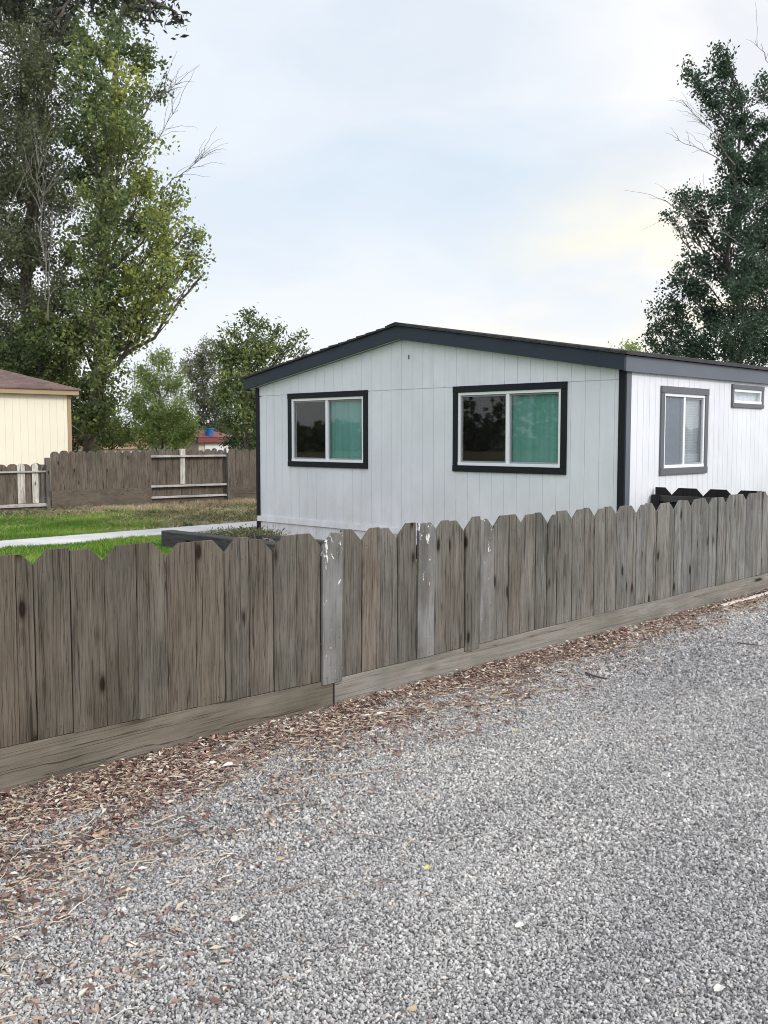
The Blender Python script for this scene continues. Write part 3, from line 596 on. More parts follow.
def window(mp_, w_, tmat, pane_mats, name_label, trim=.085, flip=False, overlap=.02, dark_left=True):
    a0, a1, z0, z1 = w_; t = trim
    def B(mb, p, q, za, zb, n0, n1): mb.hexa([mp_(p, za, n0), mp_(q, za, n0), mp_(q, za, n1), mp_(p, za, n1), mp_(p, zb, n0), mp_(q, zb, n0), mp_(q, zb, n1), mp_(p, zb, n1)])
    mb = MB(); B(mb, a0, a1, z1-t, z1, .004, .036); B(mb, a0, a1, z0, z0+t, .004, .036); B(mb, a0, a0+t, z0+t+.002, z1-t-.002, .004, .030); B(mb, a1-t, a1, z0+t+.002, z1-t-.002, .004, .030)
    win = mb.build('window', tmat, home, bevel=.002); win['label'] = name_label
    i0, i1, j0, j1 = a0+t, a1-t, z0+t, z1-t; f = .038
    mb = MB(); B(mb, i0-.002, i1+.002, j1-f, j1+.002, -.05, .020); B(mb, i0-.002, i1+.002, j0-.002, j0+f, -.05, .024); B(mb, i0-.002, i0+f, j0+f, j1-f, -.05, .018); B(mb, i1-f, i1+.002, j0+f, j1-f, -.05, .018)
    mid = (i0+i1)/2
    if pane_mats: B(mb, mid-.024, mid+.024, j0+f, j1-f, -.04, .012)
    mb.build('frame', M['vinyl'], win, bevel=.0015)
    if pane_mats:
        mb = MB()                                   # sash rails set back in the frame
        for (p, q, nn) in ((i0+f, mid-.024, -.012), (mid+.024, i1-f, .0)):
            B(mb, p, q, j1-f-.022, j1-f-.001, nn-.02, nn); B(mb, p, q, j0+f+.001, j0+f+.022, nn-.02, nn); B(mb, p, p+.02, j0+f+.022, j1-f-.022, nn-.02, nn); B(mb, q-.02, q, j0+f+.022, j1-f-.022, nn-.02, nn)
        mb.build('sash', M['vinylgrey'] , win)
        for (p, q, nn) in ((i0+f, mid-.024, -.022), (mid+.024, i1-f, -.010)):
            mb = MB(); B(mb, p+.005, q-.005, j0+f+.005, j1-f-.005, nn-.004, nn); mb.build('pane', M['glass'], win)
    else:
        mb = MB(); B(mb, i0+f, i1-f, j0+f, j1-f, -.016, -.012); mb.build('pane', M['glass'], win)
    return win, (i0+f, mid, i1-f, j0+f, j1-f)
def cloth(mp_, a0, a1, z0, z1, n, m, parent, folds=6, amp=.008):
    mb = MB(); K = 40; cols = []
    for i in range(K+1):
        a = a0+(a1-a0)*i/K; nn = n+amp*sin(folds*2*pi*i/K+.7*sin(i*.4)); cols.append([mb.bm.verts.new(mp_(a, z0+(z1-z0)*j/4, nn+.003*sin(j+i*.3))) for j in range(5)])
    for i in range(K):
        for j in range(4): mb.bm.faces.new((cols[i][j], cols[i+1][j], cols[i+1][j+1], cols[i][j+1]))
    return mb.build('curtain', m, parent, smooth=True)
w1, g = window(front, W1, M['charcoal'], True, 'left gable window with a teal curtain')
cloth(front, g[0]-.01, g[1]-.02, g[3]-.03, g[4]+.03, -.055, M['teal'], w1, 2, .002)
w2, g = window(front, W2, M['charcoal'], True, 'right gable window with a teal curtain')
cloth(front, g[0]-.01, g[1]-.02, g[3]-.03, g[4]+.03, -.055, M['teal'], w2, 2, .002)
mb = MB(); mb.box(UX+.3, UX+.5, g[2]-.30, g[2]-.08, 1.85, 2.10); mb.build('wall_shelf', M['charcoal'], w2)
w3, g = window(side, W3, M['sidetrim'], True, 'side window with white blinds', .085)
mb = MB()
z = g[3]
while z < g[4]:
    mb.hexa([side(g[0], z, -.045), side(g[2], z, -.045), side(g[2], z+.016, -.033), side(g[0], z+.016, -.033), side(g[0], z+.002, -.045), side(g[2], z+.002, -.045), side(g[2], z+.018, -.033), side(g[0], z+.018, -.033)]); z += .021
mb.build('blind', M['blind'], w3)
mb = MB(); mb.hexa([side(g[0], g[3], -.08), side(g[2], g[3], -.08), side(g[2], g[3], -.077), side(g[0], g[3], -.077), side(g[0], g[4], -.08), side(g[2], g[4], -.08), side(g[2], g[4], -.077), side(g[0], g[4], -.077)]); mb.build('blind_backing', M['blind'], w3)
# insect screen over the left sash
m, nt, b, o = mat('insect_screen'); tr = N(nt, 'ShaderNodeBsdfTransparent'); ms = N(nt, 'ShaderNodeMixShader'); ms.inputs[0].default_value = .50; L(nt, b.outputs[0], ms.inputs[2]); L(nt, tr.outputs[0], ms.inputs[1]); L(nt, ms.outputs[0], o.inputs[0]); setin(b, Base_Color=(.24,.27,.32,1), Roughness=.6)
mb = MB(); mb.hexa([side(g[0], g[3], -.002), side(g[1]-.03, g[3], -.002), side(g[1]-.03, g[3], .0), side(g[0], g[3], .0), side(g[0], g[4], -.002), side(g[1]-.03, g[4], -.002), side(g[1]-.03, g[4], .0), side(g[0], g[4], .0)]); mb.build('insect_screen', m, w3)
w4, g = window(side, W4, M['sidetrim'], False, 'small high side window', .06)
cloth(side, g[0]-.01, g[2]+.01, g[3]-.02, g[4]+.02, -.05, M['blind'], w4)
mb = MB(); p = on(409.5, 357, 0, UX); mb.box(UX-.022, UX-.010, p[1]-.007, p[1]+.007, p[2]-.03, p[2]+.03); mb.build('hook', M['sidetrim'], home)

# ------------------------------------------------------------------ black side fence between house and front fence
GX = on(655, 488, 1, VY-.03)[0]; GT = on(662, 487.3, 0, GX)[2]
bf = thing('black_fence', 'short black dog-eared fence running from the house wall to the front fence', 'fence', (GX, VY, 0))
def gy(px): return on(px, 488, 0, GX)[1]
ys = [(gy(655), gy(671.5)), (gy(671.5), gy(703)), (gy(703), gy(733.5)), (gy(733.5), gy(764))]
yy = ys[-1][1]
while yy > FY+.45: ys.append((yy, yy-.31)); yy -= .31
ys.append((yy, FY+.07))
for i, (ya, yb) in enumerate(ys):
    lo, hi = yb+.004, ya-.004; c = .085; full = [(GX, lo, .04), (GX, hi, .04)]
    full += ([(GX, hi, GT)] if i == 0 else [(GX, hi, GT-c), (GX, hi-c, GT)]) + [(GX, lo+c, GT), (GX, lo, GT-c)]
    mb = MB(); mb.prism(full, (.02, 0, 0)); mb.build('picket', M['blackwood'], bf, bevel=.002)
zr = on(690, 496.5, 0, GX)[2]
for z in (zr, .35):
    mb = MB(); mb.box(GX-.042, GX-.002, FY+.14, VY-.03, z-.075, z); mb.build('rail', M['blackrail'], bf, bevel=.003)
mb = MB(); mb.box(GX-.09, GX-.043, VY-.13, VY-.03, 0, zr+.01); mb.build('post', M['blackwood'], bf, bevel=.003)

# ------------------------------------------------------------------ path and planter
m, nt, b, o = mat('concrete'); v = objvec(nt, False); n1 = noise(nt, v, 1.4, 6, .7); n2 = noise(nt, v, 60, 3, .7)
L(nt, mixc(nt, 1.0, ramp(nt, n1, [(.3, (.44,.43,.42)), (.48, (.56,.555,.55)), (.7, (.66,.655,.65))]), ramp(nt, n2, [(.3, (.9,.9,.9)), (.7, (1.08,1.08,1.08))]), 'MULTIPLY'), b.inputs['Base Color']); setin(b, Roughness=.9); bump(nt, b, n2, .3, .004); M['concrete'] = m
mb = MB(); x = -6.0
while x < 24: mb.box(x, x+1.49, 13.62, 14.50, -.05, .035); x += 1.5
tag(mb.build('path', M['concrete'], bevel=.006), kind='structure')
pl = thing('planter_bed', 'low garden bed framed with dark weathered timbers against the white house', 'planter', (8.0, 12.3, 0))
PX, PY, PZ = 7.97, 12.34, .235
PX2 = gz(224, 531.5, .14)[0]
for args, mm in (((PX, PX+.20, 8.6, PY, -.02, PZ), 'tiey'), ((PX+.205, PX2, PY-.22, PY-.06, -.02, .15), 'tie'), ((PX2+.005, PX2+.15, 9.2, PY+.1, -.02, .14), 'tiey')):
    mb = MB(); mb.box(*args); mb.build('timber', M[mm], pl, bevel=.012)
mb = MB(); mb.hexa([(PX+.5, 10.5, .08), (PX+.7, 10.45, .08), (PX+1.1, 12.0, .08), (PX+.9, 12.05, .08), (PX+.5, 10.5, .12), (PX+.7, 10.45, .12), (PX+1.1, 12.0, .13), (PX+.9, 12.05, .13)]); mb.build('loose_plank', M['tie'], pl, bevel=.004)
M['soil'] = groundmat('planter_soil', [(.35, (.07,.055,.04)), (.5, (.13,.105,.08)), (.65, (.22,.18,.14))], 2, 30)
mb = MB(); mb.box(PX+.2, PX2, 8.8, PY-.2, -.02, .07); mb.build('soil', M['soil'], pl)
sheet('house_border_soil', PX2+.15, UX-.01, 6.2, 13.6, 0.004, M['weedbase'])

# ------------------------------------------------------------------ grass, weeds
def blades(name, n, rect, hfun, label, cat, mt, wdt=.006, keep=None, lean=.35, base=0.0, clump=0):
    X = RNG.uniform(rect[0], rect[1], n); Y = RNG.uniform(rect[2], rect[3], n)
    if clump:
        cx = RNG.uniform(rect[0], rect[1], clump); cy = RNG.uniform(rect[2], rect[3], clump); i = RNG.integers(0, clump, n)
        X = cx[i]+RNG.normal(size=n)*.07; Y = cy[i]+RNG.normal(size=n)*.07
    if keep is not None: k = keep(X, Y); X, Y = X[k], Y[k]
    n = len(X); hh = hfun(X, Y)*RNG.uniform(.5, 1.15, n); az = RNG.uniform(0, 2*pi, n); le = np.abs(RNG.normal(size=n))*lean
    dx, dy = np.cos(az), np.sin(az); wx, wy = -dy*wdt, dx*wdt
    V = np.zeros((n, 4, 3)); V[:, 0] = np.column_stack([X-wx, Y-wy, np.full(n, base)]); V[:, 1] = np.column_stack([X+wx, Y+wy, np.full(n, base)])
    V[:, 2] = np.column_stack([X+dx*hh*le*.4+wx*.7, Y+dy*hh*le*.4+wy*.7, base+hh*.6]); V[:, 3] = np.column_stack([X+dx*hh*le, Y+dy*hh*le, base+hh])
    Fc = (np.arange(n)*4)[:, None]+np.array([0, 1, 2, 3])[None]
    tint = np.clip(.46+.38*np.sin(X*1.9+np.sin(Y*1.3)*2)*np.cos(Y*2.1+X*.4)+RNG.normal(size=n)*.2, 0, 1)
    o = link(name, npmesh(name, V.reshape(-1, 3), Fc, {'tint': np.repeat(tint, 4)}), mt); return tag(o, label, cat, kind='stuff')
M['grass'] = leafmat('green_grass', (.085,.17,.022), (.16,.29,.035), (.33,.42,.09), .3)
M['drygrass'] = leafmat('dry_grass', (.22,.17,.11), (.42,.34,.21), (.60,.51,.35), .2)
M['olive'] = leafmat('olive_weeds', (.09,.11,.04), (.19,.20,.09), (.32,.30,.15), .2)
def greenk(X, Y):
    e_ = np.interp(Y, [14.5, 16, 18.6], [9.2, 10.0, 11.2])+.35*np.sin(Y*2.1)+.3*np.sin(Y*5+X); back = 18.6+.35*np.sin(X*1.7)
    return ((Y < 13.63+.02*np.sin(X*7)) & ~(((X > 7.95) & (Y > 8.5) & (Y < 12.36)) | ((X > PX2+.12) & (Y < 13.6)))) | ((Y > 14.53) & (X < e_+RNG.normal(size=len(X))*.45) & (Y < back+RNG.normal(size=len(X))*.3))
blades('lawn_grass', 150000, (3.2, 12.5, 10.2, 19.2), lambda X, Y: .05+.02*np.sin(X*3.3)*np.sin(Y*2.9), 'bright green lawn grass on both sides of the concrete path', 'grass', M['grass'], .007, greenk, .5)
blades('lawn_grass_front', 30000, (1.5, 9, 5.5, 10.2), lambda X, Y: .05+0*X, 'green lawn grass just behind the front picket fence', 'grass', M['grass'], .009, None, .5)
def dryk(X, Y): return (Y > 14.55) & ~(greenk(X, Y) & (RNG.random(len(X)) < .93))
blades('dry_weeds', 34000, (4.5, 17.5, 14.5, 20.2), lambda X, Y: .04+.05*np.clip(np.sin(X*2.7)*np.sin(Y*1.9+X)+.3, 0, 1), 'patchy straw-coloured dry weeds in front of the tall back fence', 'weeds', M['drygrass'], .006, dryk, .9, clump=2600)
blades('olive_weeds', 17000, (4.5, 17.5, 14.6, 20.2), lambda X, Y: .09+0*X, 'low olive green weeds among the dry grass in the back yard', 'weeds', M['olive'], .010, dryk, .9, clump=700)
blades('tall_dry_grass', 5000, (11.0, 15.5, 18.2, 19.3), lambda X, Y: .13+0*X, 'tall straw-coloured grass at the foot of the back fence rails', 'weeds', M['drygrass'], .006, None, .35, clump=60)
# plants in the planter
def lowplant(loc, r, h, n, mt, label):
    P = RNG.normal(size=(n, 3))*np.array((r*.5, r*.5, h*.4)); P[:, 2] = np.abs(P[:, 2])+.02
    V, Fc = quads(P, RNG.uniform(.02, .05, n), RNG.uniform(.006, .012, n), rotmats(n))
    t = thing('low_plant', label, 'plant', loc, 'plants in the timber bed')
    mb = MB()
    for i in range(9):
        a = random.random()*6.28; mb.tube([(0,0,-.03), (cos(a)*r*.3, sin(a)*r*.3, h*.3), (cos(a)*r*.6, sin(a)*r*.6, h*.55)], [.006, .004, .002], 5)
    link('stem', mb.mesh('stem'), M['twigbark'], t, loc=(0,0,0)); link('foliage', npmesh('foliage', V, Fc, {'tint': np.repeat(RNG.random(n), 4)}), mt, t, loc=(0,0,0))
p = gz(240, 533, .15)
lowplant((p[0], p[1], .06), .42, .15, 1100, M['olive'], 'green low leafy plant in the middle of the timber bed')
p = gz(254, 532, .1); lowplant((p[0], p[1], .02), .34, .10, 1100, M['olive'], 'olive green sprawling plant by the house corner')
p = gz(280, 539, .1); lowplant((p[0], p[1], .01), .26, .09, 700, M['drygrass'], 'dry brown plant against the white wall')

# ------------------------------------------------------------------ back fences
A = np.array((10.29, 20.25)); Bp = np.array((15.38, 19.45)); dr = (Bp-A)/np.linalg.norm(Bp-A); nr = np.array((dr[1], -dr[0]))   # nr points to the camera
def bp(s, n, z): return (A[0]+dr[0]*s+nr[0]*n, A[1]+dr[1]*s+nr[1]*n, z)
def bbox_(mb, s0, s1, n0, n1, z0, z1, o_=bp):
    mb.hexa([o_(s0,n0,z0), o_(s1,n0,z0), o_(s1,n1,z0), o_(s0,n1,z0), o_(s0,n0,z1), o_(s1,n0,z1), o_(s1,n1,z1), o_(s0,n1,z1)])
def s_at(px): # position along the back fence line seen at px
    d = ray(px, 480); t = ((A[0])*dr[1]-(A[1])*dr[0])/(d[0]*dr[1]-d[1]*dr[0]); q = np.array((d[0]*t, d[1]*t))-A; return float(q@dr)
TZ = 1.30
def scallop(mb, s0, s1, n0, n1, z0, z1, o_=bp):
    w_ = s1-s0-.006; s0 += .003; pts = [(s0, z0), (s0+w_, z0), (s0+w_, z1-.06), (s0+w_*.86, z1-.02), (s0+w_*.68, z1), (s0+w_*.32, z1), (s0+w_*.14, z1-.02), (s0, z1-.06)]
    a = [o_(s, n0, z) for s, z in pts]; b_ = o_(0, n1, 0); c_ = o_(0, n0, 0); mb.prism(a, (b_[0]-c_[0], b_[1]-c_[1], 0))
tall = thing('tall_fence', 'tall brown scalloped board fence across the back of the yard', 'fence', (A[0], A[1], 0))
def panel(s0, s1, near, z0=.05):
    mb = MB(); s = s0
    while s < s1-.05:
        wd = min(random.uniform(.15, .26), s1-s); scallop(mb, s, s+wd, near, near+.02, z0, TZ+random.gauss(0, .012)); s += wd
    return mb.build('board_panel', M['backwood'], tall, bevel=0)
sA, sB, sC = s_at(150), s_at(228), s_at(262)
panel(0, sA, .03, .42); panel(sA, sB, -.07, .05); panel(sB, sB+8.5, .03, .42)
mb = MB(); bbox_(mb, 0, sA, .025, .065, .03, .43); mb.build('bottom_board', M['backkick'], tall, bevel=.003)
mb = MB(); bbox_(mb, sB+.05, sB+8.5, .025, .06, .20, .43); mb.build('bottom_board', M['backkick'], tall, bevel=.003)
mb = MB(); bbox_(mb, sB+.05, sB+8.5, .015, .05, .02, .195); mb.build('bottom_board', M['backkick'], tall, bevel=.003)
for z in (1.16, .46, .20):
    mb = MB(); bbox_(mb, sA+.005, sB-.06, -.045, .055, z-.035, z+.012); mb.build('rail', M['palerail'], tall, bevel=.003)
mb = MB(); bbox_(mb, sA, sB, -.045, -.01, .02, .18); mb.build('bottom_board', M['backkick'], tall)
mb = MB(); sx = s_at(183); bbox_(mb, sx-.06, sx+.06, -.046, .0, .49, 1.12); mb.build('pale_board', M['paleboard'], tall); 
mb = MB(); bbox_(mb, sx-.06, sx+.06, -.046, .02, 1.175, TZ+.02); mb.build('pale_board', M['paleboard'], tall)
for s in (-.05, sA-.02, sB-.0, sB+2.4, sB+4.8):
    mb = MB(); bbox_(mb, s-.05, s+.05, -.06, .035 if s != sB else .08, -.05, TZ-.08 if s > 0 else TZ-.15); mb.build('post', M['post'], tall, bevel=.004)
# low fence to the left
lowf = thing('low_fence', 'low brown fence with two pale boards at the left behind the lawn', 'fence', (10.2, 20.5, 0))
A2 = np.array((10.20, 20.30)); d2 = np.array((-.995, .10)); d2 /= np.linalg.norm(d2); n2_ = np.array((d2[1], -d2[0]))*-1
def lp(s, n, z): return (A2[0]+d2[0]*s-n2_[0]*n, A2[1]+d2[1]*s-n2_[1]*n, z)
if lp(0, 1, 0)[1] > A2[1]:
    def lp(s, n, z): return (A2[0]+d2[0]*s+n2_[0]*n, A2[1]+d2[1]*s+n2_[1]*n, z)
def ls(px):
    d = ray(px, 485); t = (A2[0]*d2[1]-A2[1]*d2[0])/(d[0]*d2[1]-d[1]*d2[0]); q = np.array((d[0]*t, d[1]*t))-A2; return float(q@d2)
LZ = 1.02; pale = [(ls(25), ls(17.5)), (ls(38.5), ls(32))]
mb = MB(); s = .08
while s < 14:
    wd = random.uniform(.19, .30)
    scallop(mb, s, s+wd, -.03, -.01, .12, LZ+random.gauss(0, .01), lp)
    s += wd
mb.build('board_panel', M['backwood'], lowf)
for a_, b_ in pale:
    mb = MB(); scallop(mb, a_, b_, -.005, .012, .17, LZ+.01, lp); mb.build('pale_board', M['paleboard'], lowf)
for z, h_ in ((LZ-.15, .035), (.16, .07)):
    mb = MB(); bbox_(mb, 0, 14, .013, .06, z-h_, z, lp); mb.build('rail', M['palerail'], lowf, bevel=.003)
mb = MB(); bbox_(mb, .0, 14, -.03, .01, -.02, .10, lp); mb.build('bottom_board', M['backkick'], lowf)
for s in (.05, 2.5, 4.9, 7.3):
    mb = MB(); bbox_(mb, s-.05, s+.05, -.12, -.032 if s > 1 else .012, -.05, LZ-.02, lp); mb.build('post', M['post'], lowf)

# ------------------------------------------------------------------ neighbouring buildings
BY = 24.6; bx1 = on(71, 440, 1, BY)[0]; bz = on(71, 393.5, 1, BY)[2]
bh = thing('cream_house', 'cream house with brown shingle roof and tan trim behind the low fence at left', 'house', (bx1, BY, 0))
def bside(a, z, n): return (a, BY-n, z)
strips(bside, bx1-13, bx1, .55, lambda a: bz, [], .203, .004, .008, .02).build('siding', M['cream'], bh)
mb = MB(); mb.box(bx1-13, bx1-.01, BY, BY+6.5, 0, bz); mb.build('wall', M['cream'], bh)
mb = MB(); x = bx1-13
while x < bx1-.3: mb.box(x, x+.05, BY-.03, BY-.002, .05, .54); x += .12
mb.build('lattice_skirt', M['white'], bh)
mb = MB(); mb.box(bx1-.09, bx1+.01, BY-.03, BY-.001, 0, bz-.03); mb.build('corner_board', M['tan'], bh)
mb = MB(); mb.box(bx1-13.2, bx1+.16, BY-.20, BY-.16, bz-.05, bz+.10); mb.box(bx1-13.2, bx1+.16, BY-.159, BY+.0, bz+.0, bz+.03); mb.box(bx1+.12, bx1+.16, BY-.158, BY+6.7, bz-.05, bz+.10); mb.build('fascia', M['tan'], bh)
mb = MB(); xr = bx1+.2; rr = bz+.11
# low hip-like roof: eave plane, ridge, and a sloping right end
e0, e1 = BY-.24, BY+6.8; rz = rr+1.15
P_ = [(bx1-13.3, e0, rr), (xr, e0, rr), (xr, e1, rr), (bx1-13.3, e1, rr), (bx1-13.3, (e0+e1)/2, rz), (xr-3.0, (e0+e1)/2, rz)]
vv = [mb.bm.verts.new(p) for p in P_]; vb = [mb.bm.verts.new((p[0], p[1], p[2]-.035)) for p in P_[:4]]
for f in ((0,1,5,4), (1,2,5), (2,3,4,5), (3,0,4)): mb.bm.faces.new([vv[i] for i in f])
mb.bm.faces.new(vb[::-1])
for i in range(4): mb.bm.faces.new((vb[i], vb[(i+1)%4], vv[(i+1)%4], vv[i]))
mb.build('roof', M['brownroof'], bh)
def simple_house(name, label, px0, px1, pye, Z, dep, wallm, roofm, fasm, rise, door=False):
    a = far(px0, pye, Z); b_ = far(px1, pye, Z*1.03); d_ = (b_-a)[:2]; ln = float(np.linalg.norm(d_)); d_ /= ln; n_ = np.array((-d_[1], d_[0]))
    if n_@np.array(FW[:2]) < 0: n_ = -n_
    def Q(s, n, z): return (a[0]+d_[0]*s+n_[0]*n, a[1]+d_[1]*s+n_[1]*n, z)
    ez = float(a[2]); t = thing(name, label, 'house' if name != 'garden_shed' else 'shed', (a[0], a[1], 0))
    mb = MB(); bbox_(mb, 0, ln, 0, dep, -.05, ez, Q); mb.build('wall', wallm, t)
    mb = MB(); bbox_(mb, -.15, ln+.15, -.2, -.15, ez-.05, ez+.13, Q); bbox_(mb, -.15, -.1, -.149, dep, ez-.05, ez+.13, Q); mb.build('fascia', fasm, t)
    mb = MB(); e_ = .22
    P0 = [Q(-e_, -e_, ez+.131), Q(ln+e_, -e_, ez+.131), Q(ln+e_, dep+e_, ez+.131), Q(-e_, dep+e_, ez+.131), Q(-e_, dep/2, ez+.131+rise), Q(ln+e_, dep/2, ez+.131+rise)]
    v_ = [mb.bm.verts.new(p) for p in P0]
    for f in ((0,1,5,4), (1,2,5), (2,3,4,5), (3,0,4), (3,2,1,0)): mb.bm.faces.new([v_[i] for i in f])
    mb.build('roof', roofm, t)
    if door:
        mb = MB()
        for i in range(3): bbox_(mb, .25, ln-.2, -.03, -.001, .05+i*.45, .48+i*.45, Q)
        mb.build('door', M['vinyl'], t, bevel=.01)
    return t, Q, ez
shed, Q, ez = simple_house('garden_shed', 'cream shed with a red roof edge behind the tall back fence', 198.5, 232, 441, 34, 3.2, M['palewall'], M['redpaint'], M['redpaint'], .25, True)
_, Q2, ez2 = simple_house('brick_house', 'distant house with red brown roof seen between the trees', 96, 150, 448, 52, 7, M['palewall'], M['redroof'], M['tan'], .95)
mb = MB(); p = Q2(1.7, 2.5, 0); mb.box(p[0]-.35, p[0]+.35, p[1]-.35, p[1]+.35, ez2+.3, ez2+1.25); mb.box(p[0]-.42, p[0]+.42, p[1]-.42, p[1]+.42, ez2+1.25, ez2+1.35); mb.build('chimney', M['vinyl'], _)
# blue tub on the shed roof
p = far(209, 436, 34.6); zt_ = ez+.15
mb = MB(); prof = [(.0, .0), (.13, .0), (.17, .26), (.19, .27), (.19, .30), (.16, .30), (.12, .05)]
rings = [[mb.bm.verts.new((p[0]+r*cos(j*pi/8), p[1]+r*sin(j*pi/8), z)) for j in range(16)] for r, z in prof[1:]]
for i in range(len(rings)-1):
    for j in range(16): mb.bm.faces.new((rings[i][j], rings[i][(j+1)%16], rings[i+1][(j+1)%16], rings[i+1][j]))
mb.bm.faces.new(rings[0][::-1]); mb.bm.faces.new(rings[-1])
o_ = mb.build('blue_tub', M['blue'], loc=(0, 0, zt_)); tag(o_, 'small blue plastic tub on the shed roof', 'tub')
# utility wire
mb = MB(); a = far(71.5, 425, 34.9); a = np.array(on(71.5, 425, 1, BY+.1)); b_ = far(125, 441, 36); pts = [a+(b_-a)*t-np.array((0, 0, .25*sin(pi*t))) for t in np.linspace(0, 1, 9)]
tag(mb.tube(pts, .012, 5).build('utility_wire', M['steel']), 'thin grey wire running from the cream house into the trees', 'wire')

# ------------------------------------------------------------------ trees
def tubemesh(paths, k=6):
    Vt, Ft, off = [], [], 0
    for pts, rr in paths:
        pts = np.asarray(pts); n_ = len(pts); d = np.gradient(pts, axis=0); d /= np.linalg.norm(d, axis=1)[:, None]+1e-9
        ref = np.array((.3, .9, .1)); a = np.cross(d, ref); a /= np.linalg.norm(a, axis=1)[:, None]+1e-9; b_ = np.cross(d, a)
        th = np.arange(k)*2*pi/k
        R_ = pts[:, None, :]+(a[:, None, :]*np.cos(th)[None, :, None]+b_[:, None, :]*np.sin(th)[None, :, None])*np.asarray(rr)[:, None, None]
        Vt.append(R_.reshape(-1, 3))
        i = np.arange(n_-1)[:, None]*k+np.arange(k)[None]; j = np.arange(n_-1)[:, None]*k+((np.arange(k)+1) % k)[None]
        Ft.append((np.stack([i, j, j+k, i+k], 2).reshape(-1, 4))+off); off += n_*k
    return np.concatenate(Vt), np.concatenate(Ft)
def curve(a, b_, sag, n_=8, wob=.1):
    t = np.linspace(0, 1, n_)[:, None]; L0 = np.linalg.norm(b_-a)
    p = a+(b_-a)*t; p[:, 2] += sag*L0*np.sin(pi*t[:, 0])
    w_ = RNG.normal(size=(n_, 3))*wob*L0*.12; w_[0] = 0; w_[-1] = 0; return p+w_
def tree(name, label, base, top, lobes, r0, mt, leafsize, dens, group=None, bark_=None, dead=(), up=.25, hub=None, nsub=14, splat=.24, limbr=1.0, forks=(), cat='tree', aspect=.5, back=True):
    """lobes: (centre, (rx, ry, rz), tint) in world coordinates; every lobe hangs on its own limb"""
    base = np.array(base, float); top = np.array(top, float); t = thing(name, label, cat, tuple(base), group)
    bark_ = bark_ or M['bark']
    tr = curve(base, top, 0, 12, .10); tr[:, 2] = np.linspace(base[2]-.1, top[2], 12)
    trunk = [(tr-base, np.linspace(r0, r0*.12, 12)*np.where(np.arange(12) == 0, 1.4, 1))]
    limbs, LP, LT = [], [], []
    for c, rad, tint in lobes:
        c = np.array(c, float); rad = np.array(rad, float)
        zc = max(base[2]+.12*(top[2]-base[2]), min(top[2], c[2]-np.hypot(*(c[:2]-base[:2]))*.75-rad[2]*.3)); f = (zc-base[2])/(top[2]-base[2]); ii = f*11; i0 = int(min(10, max(0, ii))); st = tr[i0]+(tr[i0+1]-tr[i0])*(ii-i0)
        if hub is not None: st = hub[np.argmin(np.linalg.norm(hub-c, axis=1)+RNG.random(len(hub))*.3)]
        rl = min(limbr, max(.02, r0*(1-f*.88)*.4)); lp_ = curve(st, c, -.08, 9, .12); limbs.append((lp_-base, np.linspace(rl, .015, 9)))
        vol = rad[0]*rad[1]*rad[2]; rm = vol**(1/3); nl = int(dens*3.14*rm*rm/(leafsize*leafsize*aspect*.5))
        ks = max(6, int(nsub*max(.6, rm)))
        for _ in range(ks):
            u = RNG.normal(size=3); u /= np.linalg.norm(u); u[2] = u[2]*.8+up; e_ = c+u*rad*RNG.uniform(.55, 1.12)
            q = lp_[RNG.integers(4, 9)]; sp_ = curve(q, e_, .05, 7, .22); limbs.append((sp_-base, np.linspace(max(.008, rl*.22)*min(1, leafsize/.1), .004, 7)))
            m_ = max(4, nl//ks)
            w1_ = RNG.beta(2.2, 1.1, m_)*6; i_ = np.clip(w1_.astype(int), 0, 5); pp = sp_[i_]+(sp_[i_+1]-sp_[i_])*(w1_-i_)[:, None]
            # small twigs: leaves gather in tufts
            kt = max(2, m_//26); tuft = RNG.normal(size=(kt, 3))*splat*rm; tt = RNG.integers(0, kt, m_)
            pp = pp+tuft[tt]+RNG.normal(size=(m_, 3))*leafsize*.75
            LP.append(pp-base); LT.append(np.clip(tint+RNG.normal()*.10+RNG.normal(size=m_)*.17, 0, 1))
    if hub is not None: limbs.append((hub-base, np.linspace(.07, .012, len(hub))))
    V, Fc = tubemesh(trunk, 10); link('trunk', npmesh('trunk', V, Fc, smooth=True), bark_, t, loc=(0,0,0))
    V, Fc = tubemesh(limbs, 5); link('branches', npmesh('branches', V, Fc, smooth=True), bark_, t, loc=(0,0,0))
    P = np.concatenate(LP); n_ = len(P); k = P[:, 2] > .15; P = P[k]; LT = np.concatenate(LT)[k]; n_ = len(P)
    s_ = leafsize*RNG.uniform(.6, 1.25, n_)*.5
    V, Fc = quads(P, s_, s_*aspect, rotmats(n_), .3); link('crown', npmesh('crown', V, Fc, {'tint': np.repeat(LT, 4)}), mt, t, loc=(0,0,0))
    for a, b_, nn in dead:
        a = np.array(a, float); b_ = np.array(b_, float); L0 = np.linalg.norm(b_-a); mp0 = curve(a, b_, .04, 10, .12); dd = [(mp0-base, np.linspace(.018, .006, 10))]
        for _ in range(nn):
            i = RNG.integers(2, 9); u = (b_-a)/L0+RNG.normal(size=3)*.38; dd.append((curve(mp0[i], mp0[i]+u*L0*RNG.uniform(.18, .42), .08, 7, .16)-base, np.linspace(.008, .003, 7)))
        V, Fc = tubemesh(dd, 5); link('dead_branch', npmesh('dead_branch', V, Fc, smooth=True), M['deadbark'], t, loc=(0,0,0))
    print(name, n_); return t
def lob(Z, spec):
    """(px, py, radius px, dz, tint) -> lobes in space; half as many again fill the far side of the crown"""
    out_ = []
    for px, py, rp, dz, tn in spec:
        r = rp/F*Z; c = far(px, py, Z+dz); out_.append((c, (r, r, r*1.05), tn))
    return out_
